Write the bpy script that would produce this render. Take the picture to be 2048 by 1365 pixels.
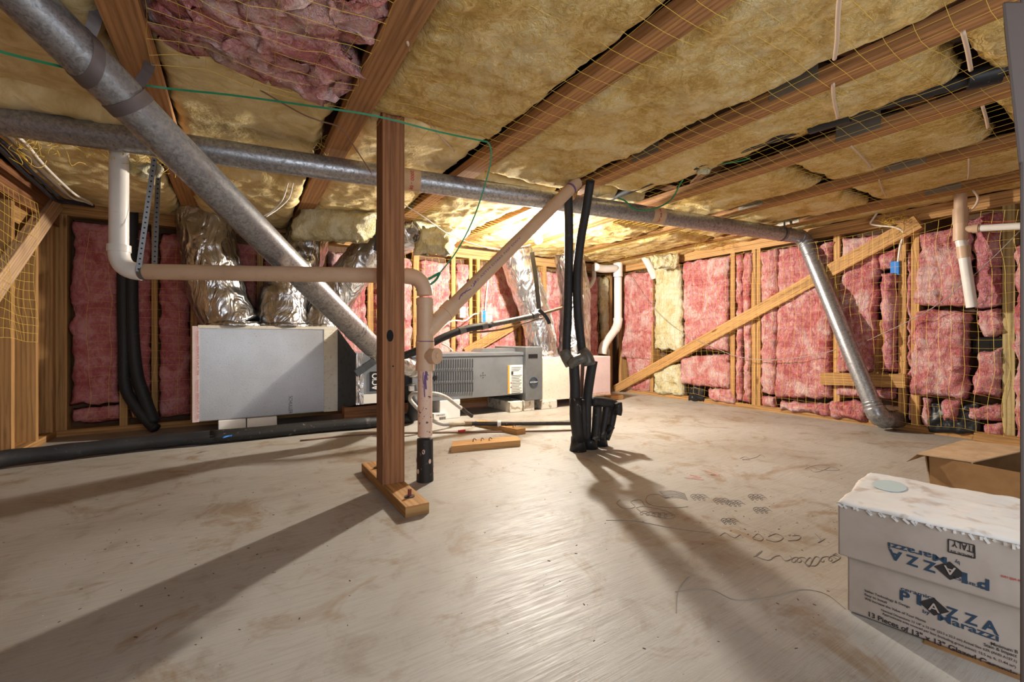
import bpy, math, random
from mathutils import Vector, Matrix, noise
random.seed(7)
V = Vector
for _o in list(bpy.data.objects):
    bpy.data.objects.remove(_o, do_unlink=True)
scene = bpy.context.scene
COL = scene.collection

# ------------------------------------------------------------------ camera
FPX, HOR, CAMH, YAW = 885.0, 678.0, 0.576, math.radians(31.81)
SA, CA = math.sin(YAW), math.cos(YAW)
cam_d = bpy.data.cameras.new('camera')
cam_d.sensor_width = 36.0
cam_d.lens = 36.0 * FPX / 2048.0
cam_d.shift_y = -(682.5 - HOR) / 2048.0
cam_d.clip_start = 0.02
cam = bpy.data.objects.new('camera', cam_d)
cam.location = (0, 0, CAMH)
cam.rotation_euler = (math.pi / 2, 0, -YAW)
COL.objects.link(cam)
scene.camera = cam

# ------------------------------------------------------------------ world, exposure, daylight from the hatch behind the camera
vs = scene.view_settings
vs.view_transform = 'Standard'
vs.look = 'None'
vs.gamma = 1.0
vs.use_curve_mapping = False
vs.exposure = 0.8
scene.cycles.max_bounces = 5
scene.cycles.diffuse_bounces = 4
scene.cycles.glossy_bounces = 2
scene.cycles.adaptive_threshold = 0.03
scene.cycles.caustics_reflective = False
scene.cycles.caustics_refractive = False
world = bpy.data.worlds.new('world')
scene.world = world
world.use_nodes = True
_bg = world.node_tree.nodes.get('Background')
_bg.inputs[0].default_value = (0.80, 0.88, 1.0, 1)
_bg.inputs[1].default_value = 1.2

def area_light(name, loc, target, sx, sy, power, color):
    d = bpy.data.lights.new(name, 'AREA')
    d.shape = 'RECTANGLE'; d.size = sx; d.size_y = sy
    d.energy = power; d.color = color
    o = bpy.data.objects.new(name, d)
    o.location = loc
    o.rotation_euler = (V(target) - V(loc)).to_track_quat('-Z', 'Y').to_euler()
    COL.objects.link(o)
    return o
# daylight entering through the open access hatch in the wall behind the camera
area_light('hatch_daylight', (0.55, -0.62, 0.80), (1.25, 3.0, 0.85), 2.1, 1.1, 7.0, (0.94, 0.97, 1.0))

# ------------------------------------------------------------------ pixel helpers (2048 x 1365 frame): rays met with real planes of the room
CAMP = V((0, 0, CAMH))
def ray(px, py):
    r, u = (px - 1024.0) / FPX, (HOR - py) / FPX
    return V((SA + CA * r, CA - SA * r, u))          # forward component is 1
def onF(px, py, F): return CAMP + ray(px, py) * F
def onX(px, py, X): d = ray(px, py); return CAMP + d * (X / d.x)
def onY(px, py, Y): d = ray(px, py); return CAMP + d * (Y / d.y)
def onZ(px, py, z): d = ray(px, py); return CAMP + d * ((z - CAMH) / d.z)
def fl(px, py, z=0.0): return onZ(px, py, z)

# room planes
XR, YB, XL, YN = 3.57, 3.60, -0.90, -0.60     # stud faces of right, back, left, near walls
SD = 0.10                                     # stud depth
ZP, ZC = 1.305, 1.386                         # underside of top plate, underside of truss chords
ZTOP = 1.70

# ------------------------------------------------------------------ materials
MATS = {}
class NT:
    def __init__(s, name):
        m = bpy.data.materials.new(name); m.use_nodes = True
        s.m = m; s.t = m.node_tree; s.n = s.t.nodes; s.l = s.t.links
        s.b = s.n['Principled BSDF']
        MATS[name] = m
    def node(s, t, **kw):
        x = s.n.new(t)
        for k, v in kw.items(): setattr(x, k, v)
        return x
    def lk(s, a, b): s.l.new(a, b)
    def coord(s, which='Object', scale=(1, 1, 1), rnd=True):
        tc = s.node('ShaderNodeTexCoord'); mp = s.node('ShaderNodeMapping')
        mp.inputs['Scale'].default_value = scale
        s.lk(tc.outputs[which], mp.inputs['Vector'])
        if rnd:
            oi = s.node('ShaderNodeObjectInfo'); mu = s.node('ShaderNodeMath', operation='MULTIPLY')
            mu.inputs[1].default_value = 37.0
            s.lk(oi.outputs['Random'], mu.inputs[0]); s.lk(mu.outputs[0], mp.inputs['Location'])
        return mp.outputs[0]
    def noise(s, vec, scale, detail=4, rough=.6, dist=0.0):
        n = s.node('ShaderNodeTexNoise')
        n.inputs['Scale'].default_value = scale; n.inputs['Detail'].default_value = detail
        n.inputs['Roughness'].default_value = rough; n.inputs['Distortion'].default_value = dist
        s.lk(vec, n.inputs['Vector']); return n.outputs['Fac']
    def ramp(s, fac, stops):
        r = s.node('ShaderNodeValToRGB'); e = r.color_ramp.elements
        while len(e) < len(stops): e.new(.5)
        for i, (p, c) in enumerate(stops):
            e[i].position = p; e[i].color = (*c, 1) if len(c) == 3 else c
        s.lk(fac, r.inputs[0]); return r.outputs[0]
    def mix(s, fac, a, b, mode='MIX'):
        m = s.node('ShaderNodeMix', data_type='RGBA', blend_type=mode)
        if isinstance(fac, (int, float)): m.inputs[0].default_value = fac
        else: s.lk(fac, m.inputs[0])
        for i, x in ((6, a), (7, b)):
            if isinstance(x, tuple): m.inputs[i].default_value = (*x, 1)
            else: s.lk(x, m.inputs[i])
        return m.outputs[2]
    def bump(s, h, strength, dist=.01):
        b = s.node('ShaderNodeBump'); b.inputs['Strength'].default_value = strength; b.inputs['Distance'].default_value = dist
        s.lk(h, b.inputs['Height']); s.lk(b.outputs[0], s.b.inputs['Normal'])
    def set(s, color=None, rough=.7, metal=0.0, spec=None):
        if color is not None:
            if isinstance(color, tuple): s.b.inputs['Base Color'].default_value = (*color, 1)
            else: s.lk(color, s.b.inputs['Base Color'])
        if isinstance(rough, (int, float)): s.b.inputs['Roughness'].default_value = rough
        else: s.lk(rough, s.b.inputs['Roughness'])
        s.b.inputs['Metallic'].default_value = metal
        if spec is not None: s.b.inputs['Specular IOR Level'].default_value = spec
        return s.m

def sc3(c, k): return tuple(min(1, x * k) for x in c)
def wood(name, base, contrast=.55, knots=True):
    t = NT(name)
    uv = t.coord('UV', (1.0, 1.0, 1.0))
    mp = t.node('ShaderNodeMapping'); mp.inputs['Scale'].default_value = (1.3, 26, 1); t.lk(uv, mp.inputs[0])
    n1 = t.noise(mp.outputs[0], 2.2, 5, .62, .6)
    mp2 = t.node('ShaderNodeMapping'); mp2.inputs['Scale'].default_value = (.9, 11, 1); t.lk(uv, mp2.inputs[0])
    w = t.node('ShaderNodeTexWave', bands_direction='Y'); w.inputs['Scale'].default_value = 1.6
    w.inputs['Distortion'].default_value = 5.0; w.inputs['Detail'].default_value = 2; w.inputs['Detail Scale'].default_value = .6
    t.lk(mp2.outputs[0], w.inputs[0])
    c1 = t.ramp(n1, [(.28, sc3(base, contrast)), (.5, base), (.75, sc3(base, 1.25))])
    c2 = t.ramp(w.outputs[0], [(0, (.72, .63, .56)), (.5, (.95, .93, .92)), (1, (1, 1, 1))])
    c = t.mix(.75, c1, c2, 'MULTIPLY')
    if knots:
        mp3 = t.node('ShaderNodeMapping'); mp3.inputs['Scale'].default_value = (2.3, 9, 1); t.lk(uv, mp3.inputs[0])
        vo = t.node('ShaderNodeTexVoronoi'); vo.inputs['Scale'].default_value = 1.0; t.lk(mp3.outputs[0], vo.inputs['Vector'])
        k = t.ramp(vo.outputs['Distance'], [(.05, (.28, .17, .1)), (.11, (1, 1, 1))])
        c = t.mix(.8, c, k, 'MULTIPLY')
    oi = t.node('ShaderNodeObjectInfo')
    tone = t.ramp(oi.outputs['Random'], [(0, (.8, .78, .76)), (1, (1.0, 1.0, 1.0))])
    c = t.mix(1.0, c, tone, 'MULTIPLY')
    t.bump(n1, .25, .002)
    return t.set(c, .72, spec=.25)
wood('wood_truss', (.47, .24, .10))
wood('wood_stud', (.58, .33, .13))
wood('wood_dark', (.34, .155, .07), .5)
wood('wood_pale', (.74, .50, .30), .7)
wood('wood_treated', (.52, .42, .20), .6)

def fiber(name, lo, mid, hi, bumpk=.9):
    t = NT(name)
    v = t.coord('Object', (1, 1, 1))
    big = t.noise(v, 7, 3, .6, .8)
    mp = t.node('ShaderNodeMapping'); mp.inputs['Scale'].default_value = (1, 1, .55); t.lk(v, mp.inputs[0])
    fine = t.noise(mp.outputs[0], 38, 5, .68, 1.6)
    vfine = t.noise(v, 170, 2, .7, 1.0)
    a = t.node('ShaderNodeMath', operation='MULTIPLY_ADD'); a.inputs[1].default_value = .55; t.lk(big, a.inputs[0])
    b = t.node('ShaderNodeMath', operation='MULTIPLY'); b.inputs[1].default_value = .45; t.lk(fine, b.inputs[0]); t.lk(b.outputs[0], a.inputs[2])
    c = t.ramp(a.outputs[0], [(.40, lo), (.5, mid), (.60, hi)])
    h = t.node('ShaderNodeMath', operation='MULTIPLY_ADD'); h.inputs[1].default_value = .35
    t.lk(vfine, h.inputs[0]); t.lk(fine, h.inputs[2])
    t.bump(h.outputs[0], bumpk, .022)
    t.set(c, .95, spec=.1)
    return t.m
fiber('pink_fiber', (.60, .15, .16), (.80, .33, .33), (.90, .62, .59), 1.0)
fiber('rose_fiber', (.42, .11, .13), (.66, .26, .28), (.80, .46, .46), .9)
fiber('shaded_pink_fiber', (.40, .10, .10), (.54, .18, .18), (.64, .30, .30), .6)  # pink with the left back wall's shade put into the colour
fiber('torn_pink_fiber', (.64, .22, .21), (.90, .48, .46), (.95, .70, .66), 1.0)  # colour lightened to carry light bounced up from the floor
fiber('yellow_fiber', (.64, .40, .12), (.86, .62, .25), (.93, .76, .42), .8)
fiber('cream_fiber', (.70, .58, .28), (.86, .78, .50), (.92, .88, .68))

def facing():
    t = NT('yellow_facing'); v = t.coord('Object')
    n = t.noise(v, 9, 4, .6, 1.0); f = t.noise(v, 60, 3, .6)
    c = t.ramp(n, [(.3, (.60, .44, .18)), (.55, (.80, .64, .33)), (.75, (.90, .80, .54))])
    t.bump(f, .45, .008); t.set(c, .75, spec=.2)
facing()

def galv():
    t = NT('galvanized'); v = t.coord('UV')
    mp = t.node('ShaderNodeMapping'); mp.inputs['Scale'].default_value = (1, 1, 1); t.lk(v, mp.inputs[0])
    vo = t.node('ShaderNodeTexVoronoi'); vo.inputs['Scale'].default_value = 150; t.lk(mp.outputs[0], vo.inputs['Vector'])
    n = t.noise(mp.outputs[0], 60, 4, .7, .8)
    c = t.ramp(vo.outputs['Color'], [(.2, (.33, .34, .36)), (.8, (.46, .46, .47))])
    d = t.ramp(n, [(.36, (.45, .41, .38)), (.55, (1, 1, 1))])
    c = t.mix(.7, c, d, 'MULTIPLY')
    r = t.ramp(n, [(.3, (.55,) * 3), (.6, (.30,) * 3)])
    t.set(c, r, .75)
galv()
def foil():
    t = NT('foil'); v = t.coord('Object')
    mp = t.node('ShaderNodeMapping'); mp.inputs['Scale'].default_value = (1, 1, .45); t.lk(v, mp.inputs[0])
    n = t.noise(mp.outputs[0], 10, 2.5, .45, 2.2)
    c = t.ramp(n, [(.3, (.42, .41, .40)), (.7, (.70, .69, .68))])
    t.bump(n, .7, .03); t.set(c, .25, .95)
foil()
def speck(name, base, dark, scale, lo=.30, hi=.36, rough=.5, metal=0, spec=.4):
    t = NT(name); v = t.coord('Object')
    n = t.noise(v, scale, 3, .6, .4); big = t.noise(v, 5, 3, .6)
    c = t.ramp(n, [(lo, dark), (hi, base)])
    sh = t.ramp(big, [(.3, (.86, .84, .82)), (.7, (1, 1, 1))])
    c = t.mix(1.0, c, sh, 'MULTIPLY')
    t.bump(n, .12, .003); t.set(c, rough, metal, spec)
    return t.m
speck('pvc_tan', (.64, .44, .29), (.54, .36, .24), 40, .2, .4, .42)
speck('pvc_white', (.84, .80, .74), (.7, .66, .6), 30, .2, .35, .35)
speck('pvc_spattered', (.78, .56, .44), (.10, .06, .05), 75, .34, .37, .5)
speck('black_foam', (.022, .022, .024), (.06, .058, .055), 60, .25, .4, .6)
speck('black_tar', (.018, .016, .015), (.20, .18, .16), 38, .28, .38, .55)
speck('black_sheet', (.012, .013, .015), (.15, .15, .15), 55, .27, .33, .4)
speck('grey_tape', (.15, .145, .13), (.06, .056, .05), 30, .3, .5, .45, .2)
speck('steel_grey', (.26, .28, .30), (.23, .25, .27), 12, .3, .6, .38, .35)
speck('steel_dark', (.21, .225, .235), (.18, .19, .20), 12, .3, .6, .4, .35)
speck('duct_board', (.45, .46, .48), (.33, .33, .33), 130, .30, .42, .33, .35)
speck('duct_board_pink', (.78, .60, .59), (.66, .50, .50), 130, .30, .42, .5)
speck('duct_tape_pale', (.80, .76, .64), (.62, .56, .42), 60, .30, .42, .5)
speck('dark_metal_and_shade', (.075, .085, .10), (.05, .055, .065), 30, .3, .5, .55, .3)  # its dark tone also serves as shade on the plenum transition
speck('foam_block', (.86, .85, .83), (.72, .68, .60), 30, .28, .36, .8)
speck('foam_block_dirty', (.78, .74, .66), (.42, .34, .24), 22, .38, .47, .85)
speck('cardboard', (.36, .20, .085), (.30, .165, .07), 20, .3, .6, .8, spec=.2)  # colour darkened to carry the shade on the open box's front
speck('cardboard_pale', (.60, .42, .26), (.5, .34, .2), 20, .3, .6, .8, spec=.2)
speck('carton_white', (.52, .45, .39), (.46, .39, .33), 14, .3, .6, .7, spec=.2)
speck('shrink_wrap', (.84, .84, .82), (.62, .56, .50), 18, .34, .46, .35)
speck('brass', (.45, .38, .27), (.3, .25, .18), 40, .3, .5, .4, .8)
speck('black_iron', (.075, .068, .062), (.04, .035, .03), 50, .3, .5, .45, .5)
speck('hose_grey', (.56, .54, .50), (.44, .42, .39), 60, .3, .5, .4)
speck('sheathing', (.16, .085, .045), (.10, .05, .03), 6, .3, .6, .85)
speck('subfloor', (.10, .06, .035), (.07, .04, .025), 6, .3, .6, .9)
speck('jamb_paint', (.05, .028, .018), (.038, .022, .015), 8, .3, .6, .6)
def flat(name, c, rough=.6, metal=0, spec=.4):
    return NT(name).set(c, rough, metal, spec)
flat('net_yellow', (.74, .50, .08), .6)
flat('cable_white', (.80, .74, .66), .5)
flat('cable_tan', (.62, .46, .33), .55)
flat('cable_black', (.02, .02, .025), .5)
flat('cable_brown', (.22, .12, .08), .6)
flat('wire_grey', (.35, .32, .30), .5, .4)
flat('green_ribbon', (.02, .24, .11), .5)
flat('green_wire', (.02, .22, .08), .45)
flat('blue_box', (.02, .20, .62), .45)
flat('box_grey', (.42, .43, .43), .45, .3)
flat('strap_zinc', (.20, .195, .19), .5, .6)
flat('strap_hole', (.015, .012, .01), .9)
flat('strap_dark', (.16, .13, .125), .5, .5)
flat('nail_plate', (.33, .30, .25), .5, .7)
flat('rust', (.20, .045, .025), .7)
flat('bolt_dark', (.07, .05, .045), .6, .5)
flat('red_handle', (.55, .03, .03), .4)
flat('ink_black', (.03, .025, .025), .7)
flat('ink_blue', (.028, .058, .10), .7)
flat('ink_red', (.50, .05, .04), .7)
flat('ink_purple', (.16, .09, .22), .7)
flat('label_white', (.80, .77, .70), .6)
flat('label_orange', (.85, .32, .04), .6)
flat('label_black', (.012, .012, .014), .4)
flat('slot_black', (.045, .045, .048), .8)
flat('white_plastic', (.82, .82, .80), .4)
flat('pencil', (.25, .22, .20), .9)
flat('scuff_tan', (.31, .28, .24), .9)
flat('chalk_red', (.50, .30, .26), .9)
flat('debris', (.10, .065, .045), .9)
flat('debris_pale', (.66, .60, .52), .9)
flat('teal_print', (.50, .60, .61), .5)
flat('clear_tape', (.58, .40, .22), .25)
flat('hole_dark', (.01, .009, .008), .95)

def concrete():
    t = NT('concrete'); v = t.coord('Object', rnd=False)
    a = t.noise(v, 1.3, 5, .6, .5); b = t.noise(v, 9, 6, .65, .6)
    mp = t.node('ShaderNodeMapping'); mp.inputs['Rotation'].default_value = (0, 0, .75); mp.inputs['Scale'].default_value = (3.2, 60, 1); t.lk(v, mp.inputs[0])
    s = t.noise(mp.outputs[0], 2.6, 4, .62, 1.2)
    c = t.ramp(a, [(.3, (.30, .265, .22)), (.5, (.39, .365, .325)), (.7, (.44, .425, .40))])
    c2 = t.ramp(b, [(.30, (.70, .62, .53)), (.46, (1, 1, 1))])
    c = t.mix(.7, c, c2, 'MULTIPLY')
    c3 = t.ramp(s, [(.30, (.78, .74, .70)), (.55, (1, 1, 1)), (.8, (1.0, 1.0, 1.0))])
    c = t.mix(.5, c, c3, 'MULTIPLY')
    sp = t.noise(v, 130, 2, .5); c4 = t.ramp(sp, [(.24, (.42, .33, .26)), (.29, (1, 1, 1))])
    c = t.mix(.7, c, c4, 'MULTIPLY')
    # brown ground-in dust patches
    dn = t.noise(v, 3.3, 5, .7, 1.2); c5 = t.ramp(dn, [(.34, (.72, .56, .40)), (.45, (1, 1, 1))])
    c = t.mix(.8, c, c5, 'MULTIPLY')
    r = t.ramp(s, [(.3, (.62,) * 3), (.7, (.42,) * 3)])
    h = t.node('ShaderNodeMath', operation='ADD'); t.lk(s, h.inputs[0]); t.lk(b, h.inputs[1])
    t.bump(h.outputs[0], .16, .004); t.set(c, r, spec=.35)
concrete()

# ------------------------------------------------------------------ mesh builder
class MB:
    def __init__(s): s.v = []; s.f = []; s.uv = []
    def add(s, pts, faces, uvs=None):
        o = len(s.v); s.v += [tuple(p) for p in pts]
        for i, f in enumerate(faces):
            s.f.append([o + k for k in f])
            s.uv.append(uvs[i] if uvs else [(0, 0)] * len(f))
        return s
    def beam(s, p0, p1, w, h, up=(0, 0, 1), skew0=0, skew1=0):
        """box along p0->p1, w across, h along up; centred on the axis"""
        p0, p1, up = V(p0), V(p1), V(up)
        d = p1 - p0; L = d.length; d = d / L
        sd = d.cross(up).normalized(); u = sd.cross(d).normalized()
        P = []
        for p, sk in ((p0, skew0), (p1, skew1)):
            for a, b in ((-1, -1), (1, -1), (1, 1), (-1, 1)):
                P.append(p + sd * (a * w / 2) + u * (b * h / 2) + d * (b * sk))
        F, U = [], []
        ws = [w, h, w, h]; acc = random.random() * 3; l0 = random.random() * 5
        for k in range(4):
            j = (k + 1) % 4
            F.append((k, j, 4 + j, 4 + k))
            U.append([(l0, acc), (l0, acc + ws[k]), (l0 + L, acc + ws[k]), (l0 + L, acc)]); acc += ws[k]
        F.append((3, 2, 1, 0)); U.append([(0, acc), (.01, acc), (.01, acc + .02), (0, acc + .02)])
        F.append((4, 5, 6, 7)); U.append([(0, acc), (.01, acc), (.01, acc + .02), (0, acc + .02)])
        return s.add(P, F, U)
    def box(s, a, b, axis=None):
        a, b = V(a), V(b); lo = V((min(a.x, b.x), min(a.y, b.y), min(a.z, b.z))); hi = V((max(a.x, b.x), max(a.y, b.y), max(a.z, b.z)))
        c = (lo + hi) / 2; e = hi - lo
        if axis is None: axis = max(range(3), key=lambda i: e[i])
        if axis == 0: return s.beam((lo.x, c.y, c.z), (hi.x, c.y, c.z), e.y, e.z)
        if axis == 1: return s.beam((c.x, lo.y, c.z), (c.x, hi.y, c.z), e.x, e.z)
        return s.beam((c.x, c.y, lo.z), (c.x, c.y, hi.z), e.x, e.y, up=(0, 1, 0))
    def hexa(s, P):
        """P: 4 bottom then 4 top corners, any order round the loop"""
        F = [(3, 2, 1, 0), (4, 5, 6, 7)] + [(k, (k + 1) % 4, 4 + (k + 1) % 4, 4 + k) for k in range(4)]
        U = [[((P[i] - P[0]).length, 0.1 * n) for n, i in enumerate(f)] for f in F]
        return s.add(P, F, U)
    def tube(s, path, r, n=14, cap=True, smooth=0, flat=None):
        """r: number, list or function of t; flat: (ratio, normal) for a ribbon-like section"""
        path = [V(p) for p in path]
        if smooth: path = spline(path, smooth)
        m = len(path)
        R = [r(i / max(1, m - 1)) if callable(r) else (r[i] if isinstance(r, (list, tuple)) else r) for i in range(m)]
        T = []
        for i in range(m):
            d = path[min(i + 1, m - 1)] - path[max(i - 1, 0)]
            T.append(d.normalized() if d.length > 1e-9 else V((0, 0, 1)))
        a = T[0].orthogonal().normalized()
        if flat is not None:
            a = (V(flat[1]) - T[0] * V(flat[1]).dot(T[0])).normalized()
        rings, acc, P, U0 = [], 0, [], []
        for i in range(m):
            if i:
                a = (a - T[i] * a.dot(T[i]))
                a = a.normalized() if a.length > 1e-6 else T[i].orthogonal().normalized()
                acc += (path[i] - path[i - 1]).length
            b = T[i].cross(a)
            for k in range(n):
                th = 2 * math.pi * k / n
                ka = flat[0] if flat is not None else 1
                P.append(path[i] + (a * math.cos(th) * ka + b * math.sin(th)) * R[i])
            U0.append(acc)
        F, U = [], []
        rm = sum(R) / m
        for i in range(m - 1):
            for k in range(n):
                j = (k + 1) % n
                F.append((i * n + k, i * n + j, (i + 1) * n + j, (i + 1) * n + k))
                v0, v1 = 2 * math.pi * rm * k / n, 2 * math.pi * rm * (k + 1) / n
                U.append([(U0[i], v0), (U0[i], v1), (U0[i + 1], v1), (U0[i + 1], v0)])
        if cap:
            F.append(tuple(range(n - 1, -1, -1))); U.append([(0, 0)] * n)
            F.append(tuple((m - 1) * n + k for k in range(n))); U.append([(0, 0)] * n)
        return s.add(P, F, U)
    def ribbon(s, path, w, nrm, th=.0012, smooth=0):
        path = [V(p) for p in path]
        if smooth: path = spline(path, smooth)
        m = len(path); P, F = [], []
        for i in range(m):
            d = (path[min(i + 1, m - 1)] - path[max(i - 1, 0)]).normalized()
            nn = V(nrm[i] if isinstance(nrm, list) else nrm)
            nn = (nn - d * nn.dot(d)).normalized(); sd = d.cross(nn)
            for a, b in ((-1, -1), (1, -1), (1, 1), (-1, 1)):
                P.append(path[i] + sd * (a * w / 2) + nn * (b * th / 2))
        for i in range(m - 1):
            for k in range(4):
                j = (k + 1) % 4
                F.append((i * 4 + k, i * 4 + j, i * 4 + 4 + j, i * 4 + 4 + k))
        F.append((3, 2, 1, 0)); F.append(tuple((m - 1) * 4 + k for k in range(4)))
        return s.add(P, F)
    def disc(s, c, nrm, r, th=.002, n=16, ry=None, up=(0, 0, 1)):
        nrm = V(nrm).normalized(); a = (V(up) - nrm * V(up).dot(nrm))
        a = a.normalized() if a.length > 1e-6 else nrm.orthogonal().normalized(); b = nrm.cross(a)
        ry = ry or r; P = []
        for off in (0, th):
            for k in range(n):
                t_ = 2 * math.pi * k / n
                P.append(V(c) + nrm * off + b * (math.cos(t_) * r) + a * (math.sin(t_) * ry))
        F = [tuple(range(n - 1, -1, -1)), tuple(range(n, 2 * n))] + [(k, (k + 1) % n, n + (k + 1) % n, n + k) for k in range(n)]
        return s.add(P, F)
    def build(s, name, mat, parent=None, smooth=False, bevel=0):
        me = bpy.data.meshes.new(name)
        me.from_pydata(s.v, [], s.f); me.update()
        ul = me.uv_layers.new(name='UVMap')
        flat_uv = [c for f in s.uv for p in f for c in p]
        ul.data.foreach_set('uv', flat_uv)
        if smooth: me.polygons.foreach_set('use_smooth', [True] * len(me.polygons))
        me.materials.append(MATS[mat])
        o = bpy.data.objects.new(name, me); COL.objects.link(o)
        if smooth == 'auto':
            md = o.modifiers.new('split', 'EDGE_SPLIT'); md.split_angle = math.radians(38)
        if bevel:
            md = o.modifiers.new('bevel', 'BEVEL'); md.width = bevel; md.segments = 2; md.limit_method = 'ANGLE'
        if parent is not None: attach(o, parent)
        return o

def attach(o, parent):
    o.parent = parent
    o.matrix_parent_inverse = Matrix.Translation(-world_loc(parent))
def world_loc(p):
    return V(p.location) if p.type == 'EMPTY' else V((0, 0, 0))
def spline(pts, sub):
    out = []; n = len(pts)
    for i in range(n - 1):
        p0, p1, p2, p3 = pts[max(i - 1, 0)], pts[i], pts[i + 1], pts[min(i + 2, n - 1)]
        for k in range(sub):
            t = k / sub
            out.append(.5 * ((2 * p1) + (p2 - p0) * t + (2 * p0 - 5 * p1 + 4 * p2 - p3) * t * t + (3 * p1 - p0 - 3 * p2 + p3) * t ** 3))
    out.append(pts[-1]); return out
def thing(name, label, cat, loc, group=None):
    o = bpy.data.objects.new(name, None); COL.objects.link(o)
    o.empty_display_size = .05
    o.location = loc; o['label'] = label; o['category'] = cat
    if group: o['group'] = group
    return o
def tag(o, label, cat, group=None):
    o['label'] = label; o['category'] = cat
    if group: o['group'] = group
    return o
def struct(o, label=None):
    o['kind'] = 'structure'
    if label: o['label'] = label
    return o
def arc(c, a, b, r, n=8, t0=0.0, t1=math.pi / 2):
    """points c + r(a cos t + b sin t)"""
    c, a, b = V(c), V(a), V(b)
    return [c + (a * math.cos(t0 + (t1 - t0) * i / n) + b * math.sin(t0 + (t1 - t0) * i / n)) * r for i in range(n + 1)]
def elbow_path(p0, corner, p1, r, n=8):
    """rounded corner points between p0->corner->p1"""
    p0, c, p1 = V(p0), V(corner), V(p1)
    a = (p0 - c).normalized(); b = (p1 - c).normalized()
    A, B = c + a * r, c + b * r
    out = []
    for i in range(n + 1):
        t = i / n
        out.append((A * (1 - t) ** 2) + (c * 2 * t * (1 - t)) + (B * t * t))
    return out

def text_mesh(body, bold=0.0):
    cu = bpy.data.curves.new('txt', 'FONT'); cu.body = body; cu.size = 1; cu.offset = bold
    ob = bpy.data.objects.new('txt', cu); COL.objects.link(ob)
    dg = bpy.context.evaluated_depsgraph_get()
    me = bpy.data.meshes.new_from_object(ob.evaluated_get(dg))
    bpy.data.objects.remove(ob); 
    vs_ = [v.co.copy() for v in me.vertices]; fs = [tuple(p.vertices) for p in me.polygons]
    bpy.data.meshes.remove(me)
    return vs_, fs
def text_on(body, pl, pr, up, height, mat, parent, name='printed_text', bold=.012, lift=.0012):
    """lettering whose baseline runs pl -> pr on a plane; up is the up direction in that plane"""
    pl, pr, up = V(pl), V(pr), V(up).normalized()
    vv, ff = text_mesh(body, bold)
    x0, x1 = min(v.x for v in vv), max(v.x for v in vv); capy = .70
    d = (pr - pl); nrm = d.normalized().cross(up).normalized()
    b = MB(); b.add([pl + d * ((v.x - x0) / (x1 - x0)) + up * (v.y / capy * height) + nrm * lift for v in vv], ff)
    return b.build(name, mat, parent)

# ================================================================== SETTING
FX0, FX1, FY0, FY1 = XL - .2, XR + .25, YN - .9, YB + .25
def grid_floor():
    b = MB(); nx, ny = 30, 30; P = []
    for j in range(ny + 1):
        for i in range(nx + 1):
            x = FX0 + (FX1 - FX0) * i / nx; y = FY0 + (FY1 - FY0) * j / ny
            P.append((x, y, 0))
    F = [(j * (nx + 1) + i, j * (nx + 1) + i + 1, (j + 1) * (nx + 1) + i + 1, (j + 1) * (nx + 1) + i) for j in range(ny) for i in range(nx)]
    o0 = len(P)
    P += [(FX0, FY0, -.12), (FX1, FY0, -.12), (FX1, FY1, -.12), (FX0, FY1, -.12)]
    F.append((o0 + 3, o0 + 2, o0 + 1, o0))
    return b.add(P, F).build('floor', 'concrete')
floor = struct(grid_floor(), 'smooth trowelled concrete slab floor of the crawl space')
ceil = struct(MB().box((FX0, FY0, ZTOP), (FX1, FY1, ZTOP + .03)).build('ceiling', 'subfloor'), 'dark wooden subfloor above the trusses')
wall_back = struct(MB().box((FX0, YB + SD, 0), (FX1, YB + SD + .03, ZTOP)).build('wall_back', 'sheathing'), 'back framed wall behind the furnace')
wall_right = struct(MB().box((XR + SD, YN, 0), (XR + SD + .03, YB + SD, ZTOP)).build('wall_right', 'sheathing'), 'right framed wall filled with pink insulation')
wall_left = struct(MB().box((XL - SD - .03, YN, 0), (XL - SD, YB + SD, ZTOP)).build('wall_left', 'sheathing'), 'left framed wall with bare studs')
# near wall with the hatch opening
_b = MB()
_b.box((FX0, YN - .10, 0), (-.55, YN, ZTOP)); _b.box((1.65, YN - .10, 0), (FX1, YN, ZTOP)); _b.box((-.55, YN - .10, 1.36), (1.65, YN, ZTOP))
wall_near = struct(_b.build('wall_near', 'sheathing'), 'wall behind the camera with the open hatch')

def stud_x(wall, px, X, z0=.038, z1=ZP, w=.038, d=SD, mat='wood_stud'):
    y = onX(px, 700, X).y
    return MB().box((X, y - w / 2, z0), (X + d, y + w / 2, z1)).build('stud', mat, wall)
# right wall framing
for z0, z1, nm in ((ZP, ZP + .039, 'top_plate'), (ZP + .041, ZC, 'top_plate'), (0, .038, 'sole_plate')):
    MB().box((XR, YN, z0), (XR + SD, YB, z1)).build(nm, 'wood_stud', wall_right)
for px in (1240, 1303, 1465, 1508, 1516, 1673, 1804, 1830):
    stud_x(wall_right, px, XR)
stud_x(wall_right, 2017, XR, mat='wood_treated', w=.045)
for y in (.30, -.2):
    MB().box((XR, y, .038), (XR + SD, y + .038, ZP)).build('stud', 'wood_stud', wall_right)
_y = onX(1752, 690, XR).y
MB().box((XR + .03, _y - .05, .2), (XR + .06, _y + .045, onX(1752, 640, XR).z)).build('backing_board', 'wood_stud', wall_right)
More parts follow.
